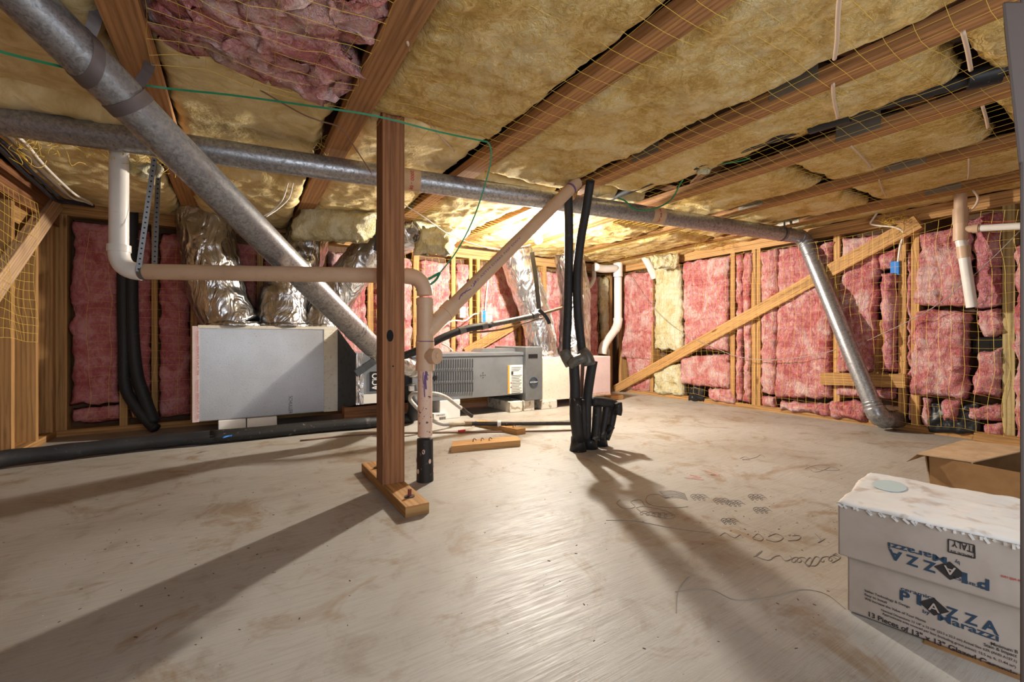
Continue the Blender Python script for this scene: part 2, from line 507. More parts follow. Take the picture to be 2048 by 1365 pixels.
# back wall framing
for z0, z1, nm in ((ZP, ZP + .039, 'top_plate'), (ZP + .041, ZC, 'top_plate'), (0, .038, 'sole_plate')):
    MB().box((XL, YB, z0), (XR, YB + SD, z1)).build(nm, 'wood_stud', wall_back)
for px, w in ((121, .055), (247, .038), (309, .03), (388, .038), (520, .038), (646, .045), (741, .045), (833, .05), (907, .038), (942, .03), (957, .03), (1040, .03), (1090, .038), (1160, .038), (1222, .038)):
    x = onY(px, 700, YB).x
    MB().box((x - w / 2, YB, .038), (x + w / 2, YB + SD, ZP)).build('stud', 'wood_stud', wall_back)
# left wall framing
for z0, z1, nm in ((ZP, ZP + .039, 'top_plate'), (ZP + .041, ZC, 'top_plate'), (0, .038, 'sole_plate')):
    MB().box((XL - SD, YN, z0), (XL, YB, z1)).build(nm, 'wood_stud', wall_left)
for px in (26, 74, 108, -40, -140, -300):
    y = onX(px, 880, XL).y
    MB().box((XL - SD - .03, y - .019, .038), (XL, y + .019, ZP)).build('stud', 'wood_stud', wall_left)
_y = onX(52, 380, XL).y
MB().box((XL - SD, _y - .16, ZP - .16), (XL - .02, _y + .16, ZP)).build('blocking', 'wood_stud', wall_left)
# long wooden header along the top of the left wall
MB().box((XL - .02, 1.2, ZC - .16), (XL + .018, YB - .02, ZC - .02)).build('header_board', 'wood_dark', wall_left)

# ================================================================== FLOOR TRUSSES
TX = [-.247, .364, .97, 1.595, 2.15, 2.75, 3.37]
TLAB = ['floor truss overhead at far left, partly hidden by the diagonal duct',
        'floor truss overhead just left of the wooden post, between pink and yellow insulation',
        'floor truss overhead just right of the post, nearest to it',
        'floor truss overhead that the tan diagonal pipe and black pipes rise to',
        'floor truss overhead just right of the black pipe in the ceiling',
        'floor truss overhead, second from the right wall',
        'floor truss overhead closest to the right wall']
PLATES = {1: [], 2: [2.7], 3: [(1585, 150), (1290, 40)], 4: [(1715, 262), (1240, 460)], 5: [(1810, 330), (1500, 410)], 6: [(1885, 372), (1575, 442)], 0: []}
for i, x in enumerate(TX):
    t = thing('floor_truss', TLAB[i], 'joist', (x, 1.5, ZC), 'floor trusses overhead')
    MB().beam((x, YN - .05, ZC + .019), (x, YB + SD, ZC + .019), .089, .038).build('bottom_chord', 'wood_truss', t)
    MB().beam((x, YN - .05, ZTOP - .021), (x, YB + SD, ZTOP - .021), .089, .038).build('top_chord', 'wood_dark', t)
    k = 0; y = YN
    while y < YB - .3:
        a, c = (ZC + .038, ZTOP - .04) if k % 2 == 0 else (ZTOP - .04, ZC + .038)
        MB().beam((x, y + .05, a), (x, min(YB, y + .50), c), .06, .038, up=(0, 0, 1)).build('web', 'wood_dark', t)
        y += .55; k += 1
    for pl in PLATES[i]:
        yy = pl if isinstance(pl, (int, float)) else onX(pl[0], pl[1], x - .046).y
        MB().box((x - .0465, yy - .075, ZC + .004), (x - .0445, yy + .075, ZC + .085)).build('nail_plate', 'nail_plate', t)
        MB().box((x + .0445, yy - .075, ZC + .004), (x + .0465, yy + .075, ZC + .085)).build('nail_plate', 'nail_plate', t)

# ================================================================== INSULATION
def fbm(p, sc, o=4): return noise.fractal(V(p) * sc, .9, 2.1, o)
def batt_mesh(P00, P10, P11, P01, nrm, th, nu, nv, seed, edge=.12, amp=.018, rag=.012, sag=0.0, power=3.0, sc=9, ends=True):
    """padded blanket on the quad P00(u0v0) P10(u1v0) P11 P01, proud along nrm by th"""
    P00, P10, P11, P01, nrm = V(P00), V(P10), V(P11), V(P01), V(nrm).normalized()
    b = MB(); P = []; off = V((seed * 3.7, seed * 1.3, seed * 7.1))
    du = (P10 - P00).length; dv = (P01 - P00).length
    for j in range(nv + 1):
        v = j / nv
        for i in range(nu + 1):
            u = i / nu
            p = (P00 * (1 - u) + P10 * u) * (1 - v) + (P01 * (1 - u) + P11 * u) * v
            eu = min(u, 1 - u) * du; ev = min(v, 1 - v) * dv
            e = min(eu, ev if ends else 9)
            k = min(1, e / edge); prof = (1 - (1 - k) ** power) ** (1 / 2)
            n1 = fbm(p + off, sc); n2 = fbm(p + off * 2, sc * 3.3, 3)
            h = th * prof * (1 + sag * math.sin(math.pi * u) * .5) + (n1 * amp + n2 * amp * .45) * min(1, k * 1.5 + .1)
            wob = V((fbm(p + off + V((9, 0, 0)), 14, 3), fbm(p + off + V((0, 9, 0)), 14, 3), fbm(p + off + V((0, 0, 9)), 14, 3))) * rag * (1.6 - k)
            wob -= nrm * wob.dot(nrm)
            bord = (i in (0, nu) or j in (0, nv))
            P.append(p + wob + nrm * (0 if bord else max(h, .002)))
    F = [(j * (nu + 1) + i, j * (nu + 1) + i + 1, (j + 1) * (nu + 1) + i + 1, (j + 1) * (nu + 1) + i) for j in range(nv) for i in range(nu)]
    ring = [i for i in range(nu + 1)] + [j * (nu + 1) + nu for j in range(1, nv + 1)] + [nv * (nu + 1) + i for i in range(nu - 1, -1, -1)] + [j * (nu + 1) for j in range(nv - 1, 0, -1)]
    F.append(tuple(reversed(ring)))
    if (P10 - P00).cross(P01 - P00).dot(nrm) < 0:
        F = [tuple(reversed(f)) for f in F]
    return b.add(P, F)
def wall_batt(label, quad, wall, th=.05, mat='pink_fiber', seed=None, amp=.016, back=.045, group='pink insulation batts in the right wall', rag=.012, edge=.06, color='pink', sc=9, name='insulation_batt'):
    """quad: pixel corners TL TR BR BL of the batt's face on the stud plane"""
    if seed is None: seed = len(label) * .37 + quad[0][0] * .01
    if wall == 'R':
        P = [onX(px, py, XR - .004) for px, py in quad]; n = V((-1, 0, 0))
    else:
        P = [onY(px, py, YB - .004) for px, py in quad]; n = V((0, -1, 0))
    th = th * .45; amp = amp * .8
    P = [p - n * back for p in P]
    P = [V((p.x, p.y, max(.012, min(p.z, ZP + .012)))) for p in P]
    du = (P[1] - P[0]).length; dv = (P[3] - P[0]).length
    nu, nv = max(8, min(46, int(du / .012))), max(8, min(80, int(dv / .012)))
    m = batt_mesh(P[3], P[2], P[1], P[0], n, back + th, nu, nv, seed, edge=edge, amp=amp, rag=rag, sc=sc)
    return tag(m.build(name, mat, None, True), label, 'insulation', group)

RW = 'pink insulation batts in the right wall'
wall_batt('pink wall batt behind the white pipe in the far corner', [(1247, 548), (1307, 541), (1304, 722), (1242, 716)], 'R', .03)
wall_batt('small pink scrap under the frayed batt above the brace foot', [(1250, 712), (1302, 718), (1300, 748), (1256, 768)], 'R', .0)
wall_batt('low pink roll lying under the brace foot in the far corner', [(1254, 764), (1300, 752), (1299, 788), (1252, 783)], 'R', .03)
wall_batt('tall cream yellow wall batt, the only full yellow one on the right wall', [(1310, 531), (1362, 527), (1367, 704), (1308, 700)], 'R', .055, 'cream_fiber', group=None)
wall_batt('short cream yellow wall batt stuffed below the diagonal brace', [(1309, 733), (1360, 726), (1369, 794), (1308, 792)], 'R', .06, 'cream_fiber', group=None, amp=.03)
wall_batt('wide pink wall batt just right of the tall yellow one', [(1364, 524), (1459, 509), (1457, 706), (1368, 694)], 'R', .05)
wall_batt('square pink wall batt directly below the wide one beside the yellow batt', [(1360, 712), (1461, 708), (1461, 780), (1358, 770)], 'R', .055)
wall_batt('pink roll of insulation at the floor right of the black vent square', [(1415, 779), (1460, 776), (1474, 812), (1418, 800)], 'R', .06, amp=.03)
wall_batt('narrow pink strip of batt left of the double stud, outer strip', [(1473, 508), (1487, 506), (1486, 806), (1472, 802)], 'R', .05, edge=.03)
wall_batt('narrow pink strip of batt touching the double stud', [(1486, 506), (1504, 503), (1503, 808), (1487, 806)], 'R', .05, edge=.03)
wall_batt('slim pink wall batt just right of the double stud', [(1520, 503), (1557, 495), (1552, 794), (1521, 788)], 'R', .05)
wall_batt('broad pink wall batt behind the upper part of the sloping downpipe', [(1555, 495), (1668, 482), (1664, 800), (1548, 796)], 'R', .045, amp=.022)
wall_batt('small pink stub of batt at the floor right of the double stud', [(1520, 790), (1550, 794), (1551, 818), (1522, 815)], 'R', .04)
wall_batt('long low pink roll at the floor below the broad batt', [(1556, 803), (1662, 806), (1662, 834), (1560, 829)], 'R', .07, amp=.03)
wall_batt('pink wall batt in the shadow of the downpipe', [(1680, 478), (1762, 464), (1746, 746), (1668, 746)], 'R', .03, amp=.024)
wall_batt('flat pink batt strip just below the horizontal nailer', [(1672, 771), (1796, 775), (1796, 798), (1672, 794)], 'R', .04)
wall_batt('bulging pink roll at the floor behind the foot of the downpipe', [(1656, 803), (1742, 800), (1736, 846), (1660, 840)], 'R', .08, amp=.035)
wall_batt('slender pillow-shaped pink batt hanging under the blue box', [(1761, 546), (1797, 544), (1797, 750), (1762, 748)], 'R', .10, 'rose_fiber', amp=.02)
wall_batt('pink tuft of batt between the brace and the blue box', [(1752, 505), (1796, 490), (1794, 540), (1756, 540)], 'R', .03, amp=.03)
wall_batt('pink strip of batt squeezed between the two bright studs', [(1812, 500), (1824, 498), (1824, 845), (1812, 840)], 'R', .0, edge=.03)
wall_batt('crumpled pink wall batt behind the white vent pipe, upper one', [(1838, 468), (1944, 446), (1944, 614), (1824, 612)], 'R', .06, amp=.035)
wall_batt('torn pink batt in the shade right of the white vent pipe', [(1940, 445), (2012, 430), (2012, 612), (1946, 614)], 'R', .0, 'rose_fiber', amp=.04)
wall_batt('pink tuft poking over the horizontal white pipe', [(1912, 445), (2008, 418), (2010, 452), (1930, 470)], 'R', .05, 'rose_fiber', amp=.04)
wall_batt('large square pink wall batt below the end of the white vent pipe', [(1826, 618), (1938, 622), (1938, 802), (1814, 790)], 'R', .07, amp=.028)
wall_batt('crumpled pink scrap wedged beside the treated stud, upper one', [(1946, 622), (2010, 616), (2010, 672), (1962, 676)], 'R', .02, amp=.05)
wall_batt('torn pink slab wedged beside the treated stud, lower one', [(1950, 706), (2010, 692), (2002, 800), (1942, 793)], 'R', .05, amp=.035)
wall_batt('pink wisp beside the stud, left of the round pink puff', [(1838, 794), (1862, 798), (1862, 858), (1842, 852)], 'R', .05, amp=.03)
wall_batt('round pink puff of insulation above the black plastic', [(1884, 798), (1922, 800), (1922, 846), (1884, 844)], 'R', .10, amp=.02, edge=.07)
wall_batt('pink shreds spilling out right of the round puff', [(1936, 812), (2008, 806), (2008, 846), (1936, 846)], 'R', .06, amp=.05)
wall_batt('pink scrap standing on the bottom plate by the treated stud', [(1960, 846), (2008, 844), (2008, 876), (1962, 872)], 'R', .03, amp=.03)
wall_batt('tall pink batt at the right edge, beyond the treated stud', [(2026, 488), (2110, 470), (2110, 905), (2026, 888)], 'R', .05, amp=.03)
# back wall
BW = 'pink insulation batts in the back wall'
def bb(label, q, th=.02, mat='rose_fiber', **k): return wall_batt(label, q, 'B', th, mat, group=BW, **k)
bb('dark pink wall batt left of the twin black hoses', [(140, 436), (240, 452), (240, 806), (138, 815)], mat='shaded_pink_fiber')
bb('low strip of pink batt under the one left of the black hoses', [(140, 818), (240, 810), (240, 842), (140, 852)], .0, mat='shaded_pink_fiber')
bb('slim dark pink batt right behind the twin black hoses', [(258, 456), (303, 460), (303, 838), (258, 842)], mat='shaded_pink_fiber')
bb('dark pink wall batt left of the big silver plenum box', [(316, 462), (382, 470), (382, 832), (316, 838)], mat='shaded_pink_fiber')
bb('pink wall batt behind the leftmost foil duct', [(394, 471), (515, 486), (515, 810), (394, 820)], mat='shaded_pink_fiber')
bb('pink wall batt behind the middle foil duct', [(526, 487), (640, 500), (640, 800), (526, 812)], mat='shaded_pink_fiber')
bb('pink wall batt seen left of the post, above the furnace', [(653, 500), (735, 509), (735, 790), (653, 800)], .02, 'pink_fiber')
bb('pink wall batt seen behind the post, above the furnace', [(748, 510), (826, 517), (826, 780), (748, 790)], .02, 'pink_fiber')
bb('pink wall batt left of the metal outlet box', [(842, 518), (902, 524), (902, 775), (842, 780)], .03, 'pink_fiber')
bb('pink wall batt between the outlet box and the switch box', [(913, 525), (940, 528), (940, 770), (913, 774)], .02, 'pink_fiber')
bb('pink wall batt left of the tall foil duct beside the lamp', [(962, 530), (1036, 537), (1036, 765), (962, 770)], .02, 'pink_fiber')
bb('pink wall batt behind the tall foil duct beside the lamp', [(1045, 538), (1086, 541), (1086, 762), (1045, 766)], .01, 'pink_fiber')
bb('pink wall batt between the two right foil ducts', [(1094, 542), (1156, 548), (1156, 758), (1094, 762)], .01, 'pink_fiber')
bb('dark pink wall batt right of the black pipes in the far corner', [(1164, 549), (1198, 552), (1198, 755), (1164, 758)], .02)
wall_batt('pale yellow batt in the far corner behind the white pipe', [(1198, 552), (1219, 554), (1219, 720), (1208, 700)], 'B', .05, 'cream_fiber', group=None)

# ceiling blankets: X range of bay, Y range, kind
def ceil_batt(label, x0, x1, y0, y1, z=ZC + .03, drop=.05, mat='yellow_fiber', seed=1.0, amp=.016, edge=.07, slope=0.0, rag=.012, res=.013, group='yellow insulation blankets between the trusses', sc=4):
    amp = amp * .9
    nu, nv = max(8, int((x1 - x0) / res)), max(8, min(130, int((y1 - y0) / res)))
    zt = z + drop
    P = [V((x0, y0, zt)), V((x1, y0, zt)), V((x1, y1, zt + slope)), V((x0, y1, zt + slope))]
    m = batt_mesh(P[0], P[1], P[2], P[3], (0, 0, -1), drop, nu, nv, seed, edge=edge, amp=amp, rag=rag, sc=sc, power=2.2)
    return tag(m.build('ceiling_insulation', mat, None, True), label, 'insulation', group)
g = .052
bays = [(XL + .02, TX[0] - g)] + [(TX[i] + g - .02, TX[i + 1] - g - (.02 if i > 1 else 0)) for i in range(6)] + [(TX[6] + g, XR + .02)]
# bay 0 (far left)
ceil_batt('smooth tan ceiling blanket at top left under the diagonal duct', bays[0][0], bays[0][1], .6, 2.16, mat='yellow_facing', seed=2, amp=.008, drop=.06, z=ZC + .03)
ceil_batt('ceiling blanket at far left beyond the long duct, above the cables', bays[0][0], bays[0][1], 2.07, 3.58, mat='yellow_facing', seed=3, amp=.016, drop=.08, z=ZC - .03)
# bay 1
ceil_batt('torn pink ceiling blanket hanging down at the top, left of the post', bays[1][0] + .02, bays[1][1], .2, 1.60, mat='torn_pink_fiber', seed=4, amp=.042, drop=.10, z=ZC - .02, edge=.10, rag=.07, sc=5, group=None)
ceil_batt('ceiling blanket right behind the torn pink one', bays[1][0], bays[1][1], 1.50, 2.45, mat='yellow_facing', seed=5, amp=.012, drop=.06, z=ZC + .03)
ceil_batt('ceiling blanket above the left foil duct at the back wall', bays[1][0], bays[1][1], 2.47, 3.55, mat='yellow_facing', seed=6, amp=.018, drop=.10, z=ZC - .04)
# bay 2
ceil_batt('fluffy ceiling blanket in front of the post, right of the torn pink one', bays[2][0], bays[2][1], -.3, 1.66, seed=7, drop=.07, z=ZC + .005, amp=.02)
ceil_batt('shiny faced ceiling blanket just behind the post top', bays[2][0], bays[2][1], 1.62, 2.35, mat='yellow_facing', seed=8, drop=.05, z=ZC + .03, amp=.014)
ceil_batt('ceiling blanket beyond the long duct, behind the post', bays[2][0], bays[2][1], 2.37, 3.5, mat='yellow_facing', seed=9, drop=.06, z=ZC + .0, amp=.018)
# bay 3
ceil_batt('long fluffy ceiling blanket at top centre, left of the tan pipe top', bays[3][0], bays[3][1], -.3, 1.95, seed=10, drop=.07, z=ZC + .005, amp=.02)
ceil_batt('sagging ceiling blanket between the long duct and the lamp', bays[3][0], bays[3][1], 1.97, 3.0, mat='yellow_facing', seed=11, drop=.07, z=ZC - .005, amp=.02)
ceil_batt('ceiling blanket over the furnace, against the back wall', bays[3][0], bays[3][1], 3.02, 3.55, mat='cream_fiber', seed=12, drop=.10, z=ZC - .05, amp=.025)
# bay 4
ceil_batt('long ceiling blanket left of the black pipe, reaching the top edge', bays[4][0], bays[4][1] - .10, .44, 1.78, seed=13, drop=.07, z=ZC + .01, amp=.016)
ceil_batt('short ceiling blanket at upper right, before the first seam', bays[4][0], bays[4][1] - .04, -.35, .40, seed=14, drop=.07, z=ZC + .012)
ceil_batt('bright glossy ceiling blanket right above the lamp', bays[4][0], bays[4][1], 1.82, 3.55, mat='yellow_facing', seed=15, drop=.07, z=ZC + .0, amp=.02)
# bay 5
ceil_batt('ceiling blanket between the two dark seams right of the black pipe', bays[5][0], bays[5][1], .50, 1.11, seed=16, drop=.06, z=ZC + .015, amp=.012)
ceil_batt('ceiling blanket at the right edge past the brown gap', bays[5][0], bays[5][1], -.3, .44, seed=17, drop=.06, z=ZC + .012, amp=.012)
ceil_batt('ceiling blanket above the long duct near the green wire', bays[5][0], bays[5][1], 1.15, 2.2, seed=18, drop=.07, z=ZC + .005, amp=.018)
ceil_batt('ceiling blanket at the back, two bays from the right wall', bays[5][0], bays[5][1], 2.22, 3.55, seed=19, drop=.08, z=ZC - .01, amp=.02)
# bay 6
ceil_batt('ceiling blanket left of the white vent pipe, near the seam', bays[6][0], bays[6][1], .1, 1.11, seed=20, drop=.05, z=ZC + .015, amp=.01)
ceil_batt('ceiling blanket over the elbow of the long duct', bays[6][0], bays[6][1], 1.15, 2.2, seed=21, drop=.06, z=ZC + .005, amp=.018)
ceil_batt('ceiling blanket at the back, one bay from the right wall', bays[6][0], bays[6][1], 2.22, 3.55, seed=22, drop=.08, z=ZC - .01, amp=.018)
# bay 7
ceil_batt('narrow ceiling blanket along the right wall, near half', bays[7][0], bays[7][1], .1, 1.7, seed=23, drop=.05, z=ZC + .0, amp=.014, edge=.04)
ceil_batt('narrow ceiling blanket along the right wall, far half', bays[7][0], bays[7][1], 1.74, 3.5, seed=24, drop=.05, z=ZC - .01, amp=.016, edge=.04)

def lump(name, label, quad, F, depth, mat, seed, amp=.03, edge=.10):
    """loose hanging wad of insulation: closed puffy body, front quad given by pixels at depth F"""
    P = [onF(px, py, F) for px, py in quad]
    n = (P[1] - P[0]).cross(P[3] - P[0]).normalized()
    if n.dot(CAMP - P[0]) < 0: n = -n
    P = [p - n * depth * .5 for p in P]
    m = batt_mesh(P[3], P[2], P[1], P[0], n, depth * .5, 34, 26, seed, edge=edge, amp=amp, rag=.02)
    k = batt_mesh(P[3], P[2], P[1], P[0], -n, depth * .5, 24, 18, seed + 1, edge=edge, amp=amp, rag=.02)
    m.add(k.v, k.f)
    return tag(m.build(name, mat, None, True), label, 'insulation')
lump('insulation_wad', 'big sagging wad of yellow insulation over the foil ducts, left of the post', [(592, 396), (765, 420), (722, 478), (566, 470)], 2.75, .22, 'cream_fiber', 31, .02, .13)
lump('insulation_wad', 'folded cream insulation wad hanging right of the post', [(838, 448), (914, 452), (903, 505), (824, 508)], 3.0, .16, 'cream_fiber', 33, .02, .08)
lump('insulation_wad', 'tan tuft of insulation round the top of the diagonal tan pipe', [(1118, 352), (1166, 340), (1154, 398), (1124, 402)], 2.36, .10, 'yellow_fiber', 35, .02, .05)
lump('insulation_wad', 'cream insulation tuft hanging above the tall yellow wall batt', [(1306, 510), (1362, 505), (1362, 534), (1312, 536)], 4.1, .10, 'cream_fiber', 37, .02, .05)
lump('insulation_wad', 'frayed cream tuft beside the top of the white drop pipe', [(254, 318), (300, 322), (296, 350), (258, 346)], 1.72, .06, 'cream_fiber', 39, .02, .03)
lump('insulation_wad', 'loose tuft of insulation hanging round the black ceiling pipe', [(1399, 316), (1446, 310), (1430, 338), (1402, 340)], 2.12, .05, 'cream_fiber', 41, .012, .03)

# ================================================================== WALL BRACES AND BLOCKS
def brace_x(name, label, a, b, w, th, X, mat='wood_stud', cat='brace'):
    p, q = onX(a[0], a[1], X), onX(b[0], b[1], X)
    m = MB().beam(p - V((th / 2, 0, 0)), q - V((th / 2, 0, 0)), th, w, up=(0, 0, 1))
    return tag(m.build(name, mat), label, cat)
brace_x('diagonal_brace', 'long diagonal wooden brace crossing the pink right wall', (1236, 779), (1842, 446), .088, .055, XR - .001, 'wood_stud')
brace_x('nailer_board', 'short horizontal wooden board nailed low on the right wall', (1647, 757), (1816, 762), .085, .05, XR - .001, 'wood_stud', 'board')
brace_x('diagonal_brace', 'pale diagonal brace on the bare left wall', (-60, 662), (122, 402), .10, .035, XL + .036, 'wood_pale')
_p, _q = onY(930, 706, YB - .02), onY(1046, 640, YB - .02)
tag(MB().beam(_p, _q, .035, .085, up=(0, 0, 1)).build('diagonal_brace', 'wood_stud'), 'diagonal wooden brace on the back wall behind the furnace', 'brace')
MB().box((XR - .002, onX(2006, 700, XR).y - .32, 0.0), (XR - .07, onX(1955, 700, XR).y, .05)).build('sill_block', 'wood_stud', wall_right)
_o = MB().box(fl(1222, 802) + V((0, 0, 0)), fl(1222, 802) + V((.16, .09, .04))).build('wood_offcut', 'wood_stud')
tag(_o, 'small wood offcut on the floor under the end of the right plenum', 'wood block')

# ================================================================== SUPPORT POST
post = thing('support_post', 'dark wooden support post bolted on a floor plank', 'post', (.496, 1.672, 0))
_b = MB().box((.452, 1.630, .036), (.535, 1.713, 1.435), axis=2)
_b.build('post', 'wood_dark', post, bevel=.002)
MB().box((.457, 1.385, 0), (.538, 1.975, .036), axis=1).build('base_plank', 'wood_stud', post, bevel=.002)
for y in (1.47, 1.87):
    c = V((.50, y, .036))
    bo = MB().disc(c, (0, 0, 1), .017, .003).build('washer', 'bolt_dark', post)
    MB().tube([c + V((0, 0, .002)), c + V((0, 0, .026))], .0065, 10).build('bolt', 'rust', bo)
MB().disc(onY(780, 672, 1.6295), (0, -1, 0), .0125, .0015, 20, .022).build('knot', 'hole_dark', post)
MB().disc(onY(786, 733, 1.6295), (0, -1, 0), .003, .0012, 10).build('knot', 'hole_dark', post)

# ================================================================== ROUND DUCTS
def seam(b, p, d, r, n=28):   # raised bead round a pipe
    p, d = V(p), V(d).normalized()
    b.tube([p - d * .008, p - d * .004, p + d * .004, p + d * .008], [r, r + .003, r + .003, r], n, cap=False)
# long horizontal duct
RD = .0495
A = onZ(0, 241, 1.322); B = onZ(1596, 473, 1.322)
dAB = (B - A).normalized(); A2 = A - dAB * .2
duct = thing('long_round_duct', 'long horizontal galvanized duct under the trusses with sloping downpipe', 'duct', (B.x, B.y, 0))
MB().tube([A2, B], RD, 32).build('horizontal_pipe', 'galvanized', duct, 'auto')
C = onX(1748, 818, 3.40); C = V((3.40, C.y, C.z))
Bc = B + dAB * .06
ep = elbow_path(B, Bc, C, .06, 8)
MB().tube(ep, RD + .002, 28).build('elbow', 'galvanized', duct, True)
D0, D1 = ep[-1], C
MB().tube([D0, D1], RD - .001, 32).build('downpipe', 'galvanized', duct, 'auto')
dd = (D1 - D0).normalized()
for _s in (D0 + dd * .02, D0 + dd * .1, D1 - dd * .02, D1 - dd * .04):
    _b = MB(); seam(_b, _s, dd, RD); _b.build('seam_ring', 'galvanized', duct, True)
E = V((XR + .03, D1.y - .06, D1.z - .075))
MB().tube(elbow_path(D1 - dd * .02, D1 + dd * .07, E, .08, 12) + [E], lambda t: RD + .006 + .003 * math.sin(t * 26), 28).build('end_elbow', 'galvanized', duct, True)
# printed tape bands on the long duct
def band(px0, px1, txt, tw):
    s0 = (onZ(px0, 241 + (473 - 241) * px0 / 1596, 1.322) - A).dot(dAB); s1 = (onZ(px1, 241 + (473 - 241) * px1 / 1596, 1.322) - A).dot(dAB)
    p0, p1 = A + dAB * s0, A + dAB * s1
    bd = MB().tube([p0, p1], RD + .0012, 32, cap=False).build('tape_band', 'cardboard_pale', duct, True)
    tocam = (CAMP - (p0 + p1) / 2); tocam -= dAB * tocam.dot(dAB); tocam.normalize()
    upv = dAB.cross(tocam); upv = -upv if upv.z < 0 else upv
    vv, ff = text_mesh(txt, .01)
    x0, x1 = min(v.x for v in vv), max(v.x for v in vv)
    arclen = 1.9 * RD; P = []
    for v in vv:
        s = ((v.x - x0) / (x1 - x0) - .5) * arclen   # runs down the pipe
        a = -s / (RD + .0022)
        ax = (p0 + p1) / 2 + dAB * ((v.y - .35) * tw)
        P.append(ax + (tocam * math.cos(a) + upv * math.sin(a)) * (RD + .0026))
    MB().add(P, ff).build('printed_text', 'ink_red', bd)
band(803, 838, '2000 - 08', .022)
band(1298, 1322, 'EPA', .018)
# hanger of the long duct
_p = onZ(1563, 468, 1.322)
MB().tube([_p - dAB * .011, _p + dAB * .011], RD + .003, 28, cap=False).build('hanger_strap', 'strap_zinc', duct, True)
MB().box((_p.x - .012, _p.y - .02, _p.z + .03), (_p.x + .012, _p.y - .018, ZC + .06)).build('hanger_tab', 'strap_zinc', duct)

# diagonal duct
G0 = onF(183, 130, 1.165); G1 = onF(697, 646, 2.22)
dg_ = (G1 - G0).normalized()
Gs = G0 - dg_ * .52; Ge = G1 + dg_ * .25
diag = thing('diagonal_duct', 'galvanized round duct sloping down from top left to behind the post', 'duct', (G1.x, G1.y, 0))
MB().tube([Gs, Ge], .0555, 36).build('pipe', 'galvanized', diag, 'auto')
for _s in (.06, .085):
    _b = MB(); seam(_b, G1 + dg_ * _s, dg_, .0560); _b.build('seam_ring', 'galvanized', diag, True)
He = onF(822, 738, 2.62); He2 = onF(846, 742, 2.86)
fx = elbow_path(Ge - dg_ * .02, Ge + dg_ * .06, He, .06, 8) + [He, He2]
MB().tube(fx, lambda t: .052 + .0025 * math.sin(t * 90), 26).build('flexible_elbow', 'foil', diag, True)
MB().disc(onF(648, 607, 2.0) - V((0, .0, 0)), ray(648, 607) * -1, .006, .004, 8, .004).build('tape_scrap', 'cardboard_pale', diag)
# its two strap hangers
def diag_strap(px, py, F, top, label, tilt=0.0):
    c = onF(px, py, F); t = thing('hanger_strap', label, 'strap', c)
    s = (c - G0).dot(dg_); c = G0 + dg_ * s
    ax = (dg_ + V((0, 0, tilt))).normalized()
    a = ax.orthogonal().normalized(); b = ax.cross(a)
    P, F = [], []
    n = 40
    for off, rr in ((-.016, .0550), (-.016, .0580), (-.005, .0572), (.004, .0582), (.016, .0580), (.016, .0550)):
        for k in range(n):
            th = 2 * math.pi * k / n; q = a * math.cos(th) + b * math.sin(th); q -= dg_ * q.dot(dg_); q.normalize()
            # keep the skewed band on the pipe surface
            w = a * math.cos(th) + b * math.sin(th)
            sk = w.dot(dg_) * .057 / max(.3, (w - dg_ * w.dot(dg_)).length)
            P.append(c + q * rr + dg_ * (sk + off))
    for r_ in range(6):
        for k in range(n):
            F.append((r_ * n + k, r_ * n + (k + 1) % n, ((r_ + 1) % 6) * n + (k + 1) % n, ((r_ + 1) % 6) * n + k))
    MB().add(P, F).build('loop', 'strap_dark', t, 'auto')
    e1 = V(top); u = e1 - c; u -= dg_ * u.dot(dg_); u.normalize()
    e0 = c + u * .056 + dg_ * ((e1 - c).dot(dg_)) * .25
    MB().ribbon([e0 - u * .02, e0.lerp(e1, .5) + V((.006, 0, 0)), e1], .026, CAMP - e0, .002, 3).build('tail', 'strap_dark', t)
    return t
diag_strap(168, 128, 1.12, onF(186, -12, 1.14), 'dark metal strap holding the diagonal duct, upper one', .5)
diag_strap(262, 218, 1.22, (TX[0] + .03, onF(300, 150, 1.3).y, ZC + .02), 'dark metal strap holding the diagonal duct, lower one', -.2)

# ================================================================== TAN DRAIN PIPE ASSEMBLY
RP = .0302
pv = thing('drain_pipe', 'tan plastic drain pipe with sloping branch, standing beside the post', 'pipe', (0, 0, 0))
bot = fl(850, 962); pv.location = bot
ptop = onF(853, 575, 1.845)
ax_x, ax_y = bot.x, bot.y
def zc(py, F=1.84): return CAMH + (HOR - py) / FPX * F
Lc = onF(238, 543, 1.69); Rc = onF(849, 556, 1.842)
Rc = V((ax_x, ax_y, Rc.z))
Ltop = V((Lc.x, Lc.y, ZC + .05))
e1 = elbow_path(Ltop, Lc, Rc, .078, 10); e2 = elbow_path(Lc, Rc, bot, .078, 10)
MB().tube([Ltop, e1[0]], RP, 24).build('riser_pipe', 'pvc_white', pv, 'auto')
MB().tube(e1, RP + .003, 24).build('elbow', 'pvc_white', pv, 'auto')
_d = (e1[0] - Ltop).normalized()
MB().tube([e1[0] - _d * .022, e1[0] + _d * .004], RP + .0065, 24).build('elbow_collar', 'pvc_white', pv, 'auto')
MB().tube([e1[-1], e2[0]], RP, 24).build('horizontal_pipe', 'pvc_tan', pv, 'auto')
MB().tube(e2, RP + .002, 24).build('elbow', 'pvc_tan', pv, 'auto')
def vpipe(name, y0, y1, r, mat, bead=None):
    m = MB().tube([V((ax_x, ax_y, zc(y0))), V((ax_x, ax_y, zc(y1)))], r, 26)
    o = m.build(name, mat, pv, 'auto')
    if bead:
        for yb in bead:
            MB().tube([V((ax_x, ax_y, zc(yb))), V((ax_x, ax_y, zc(yb) - .003))], r + .0008, 26).build('glue_line', 'ink_purple', o, 'auto')
    return o
vpipe('pipe', 598, 622, RP, 'pvc_tan')
vpipe('wye_collar', 600, 612, RP + .0055, 'pvc_tan')
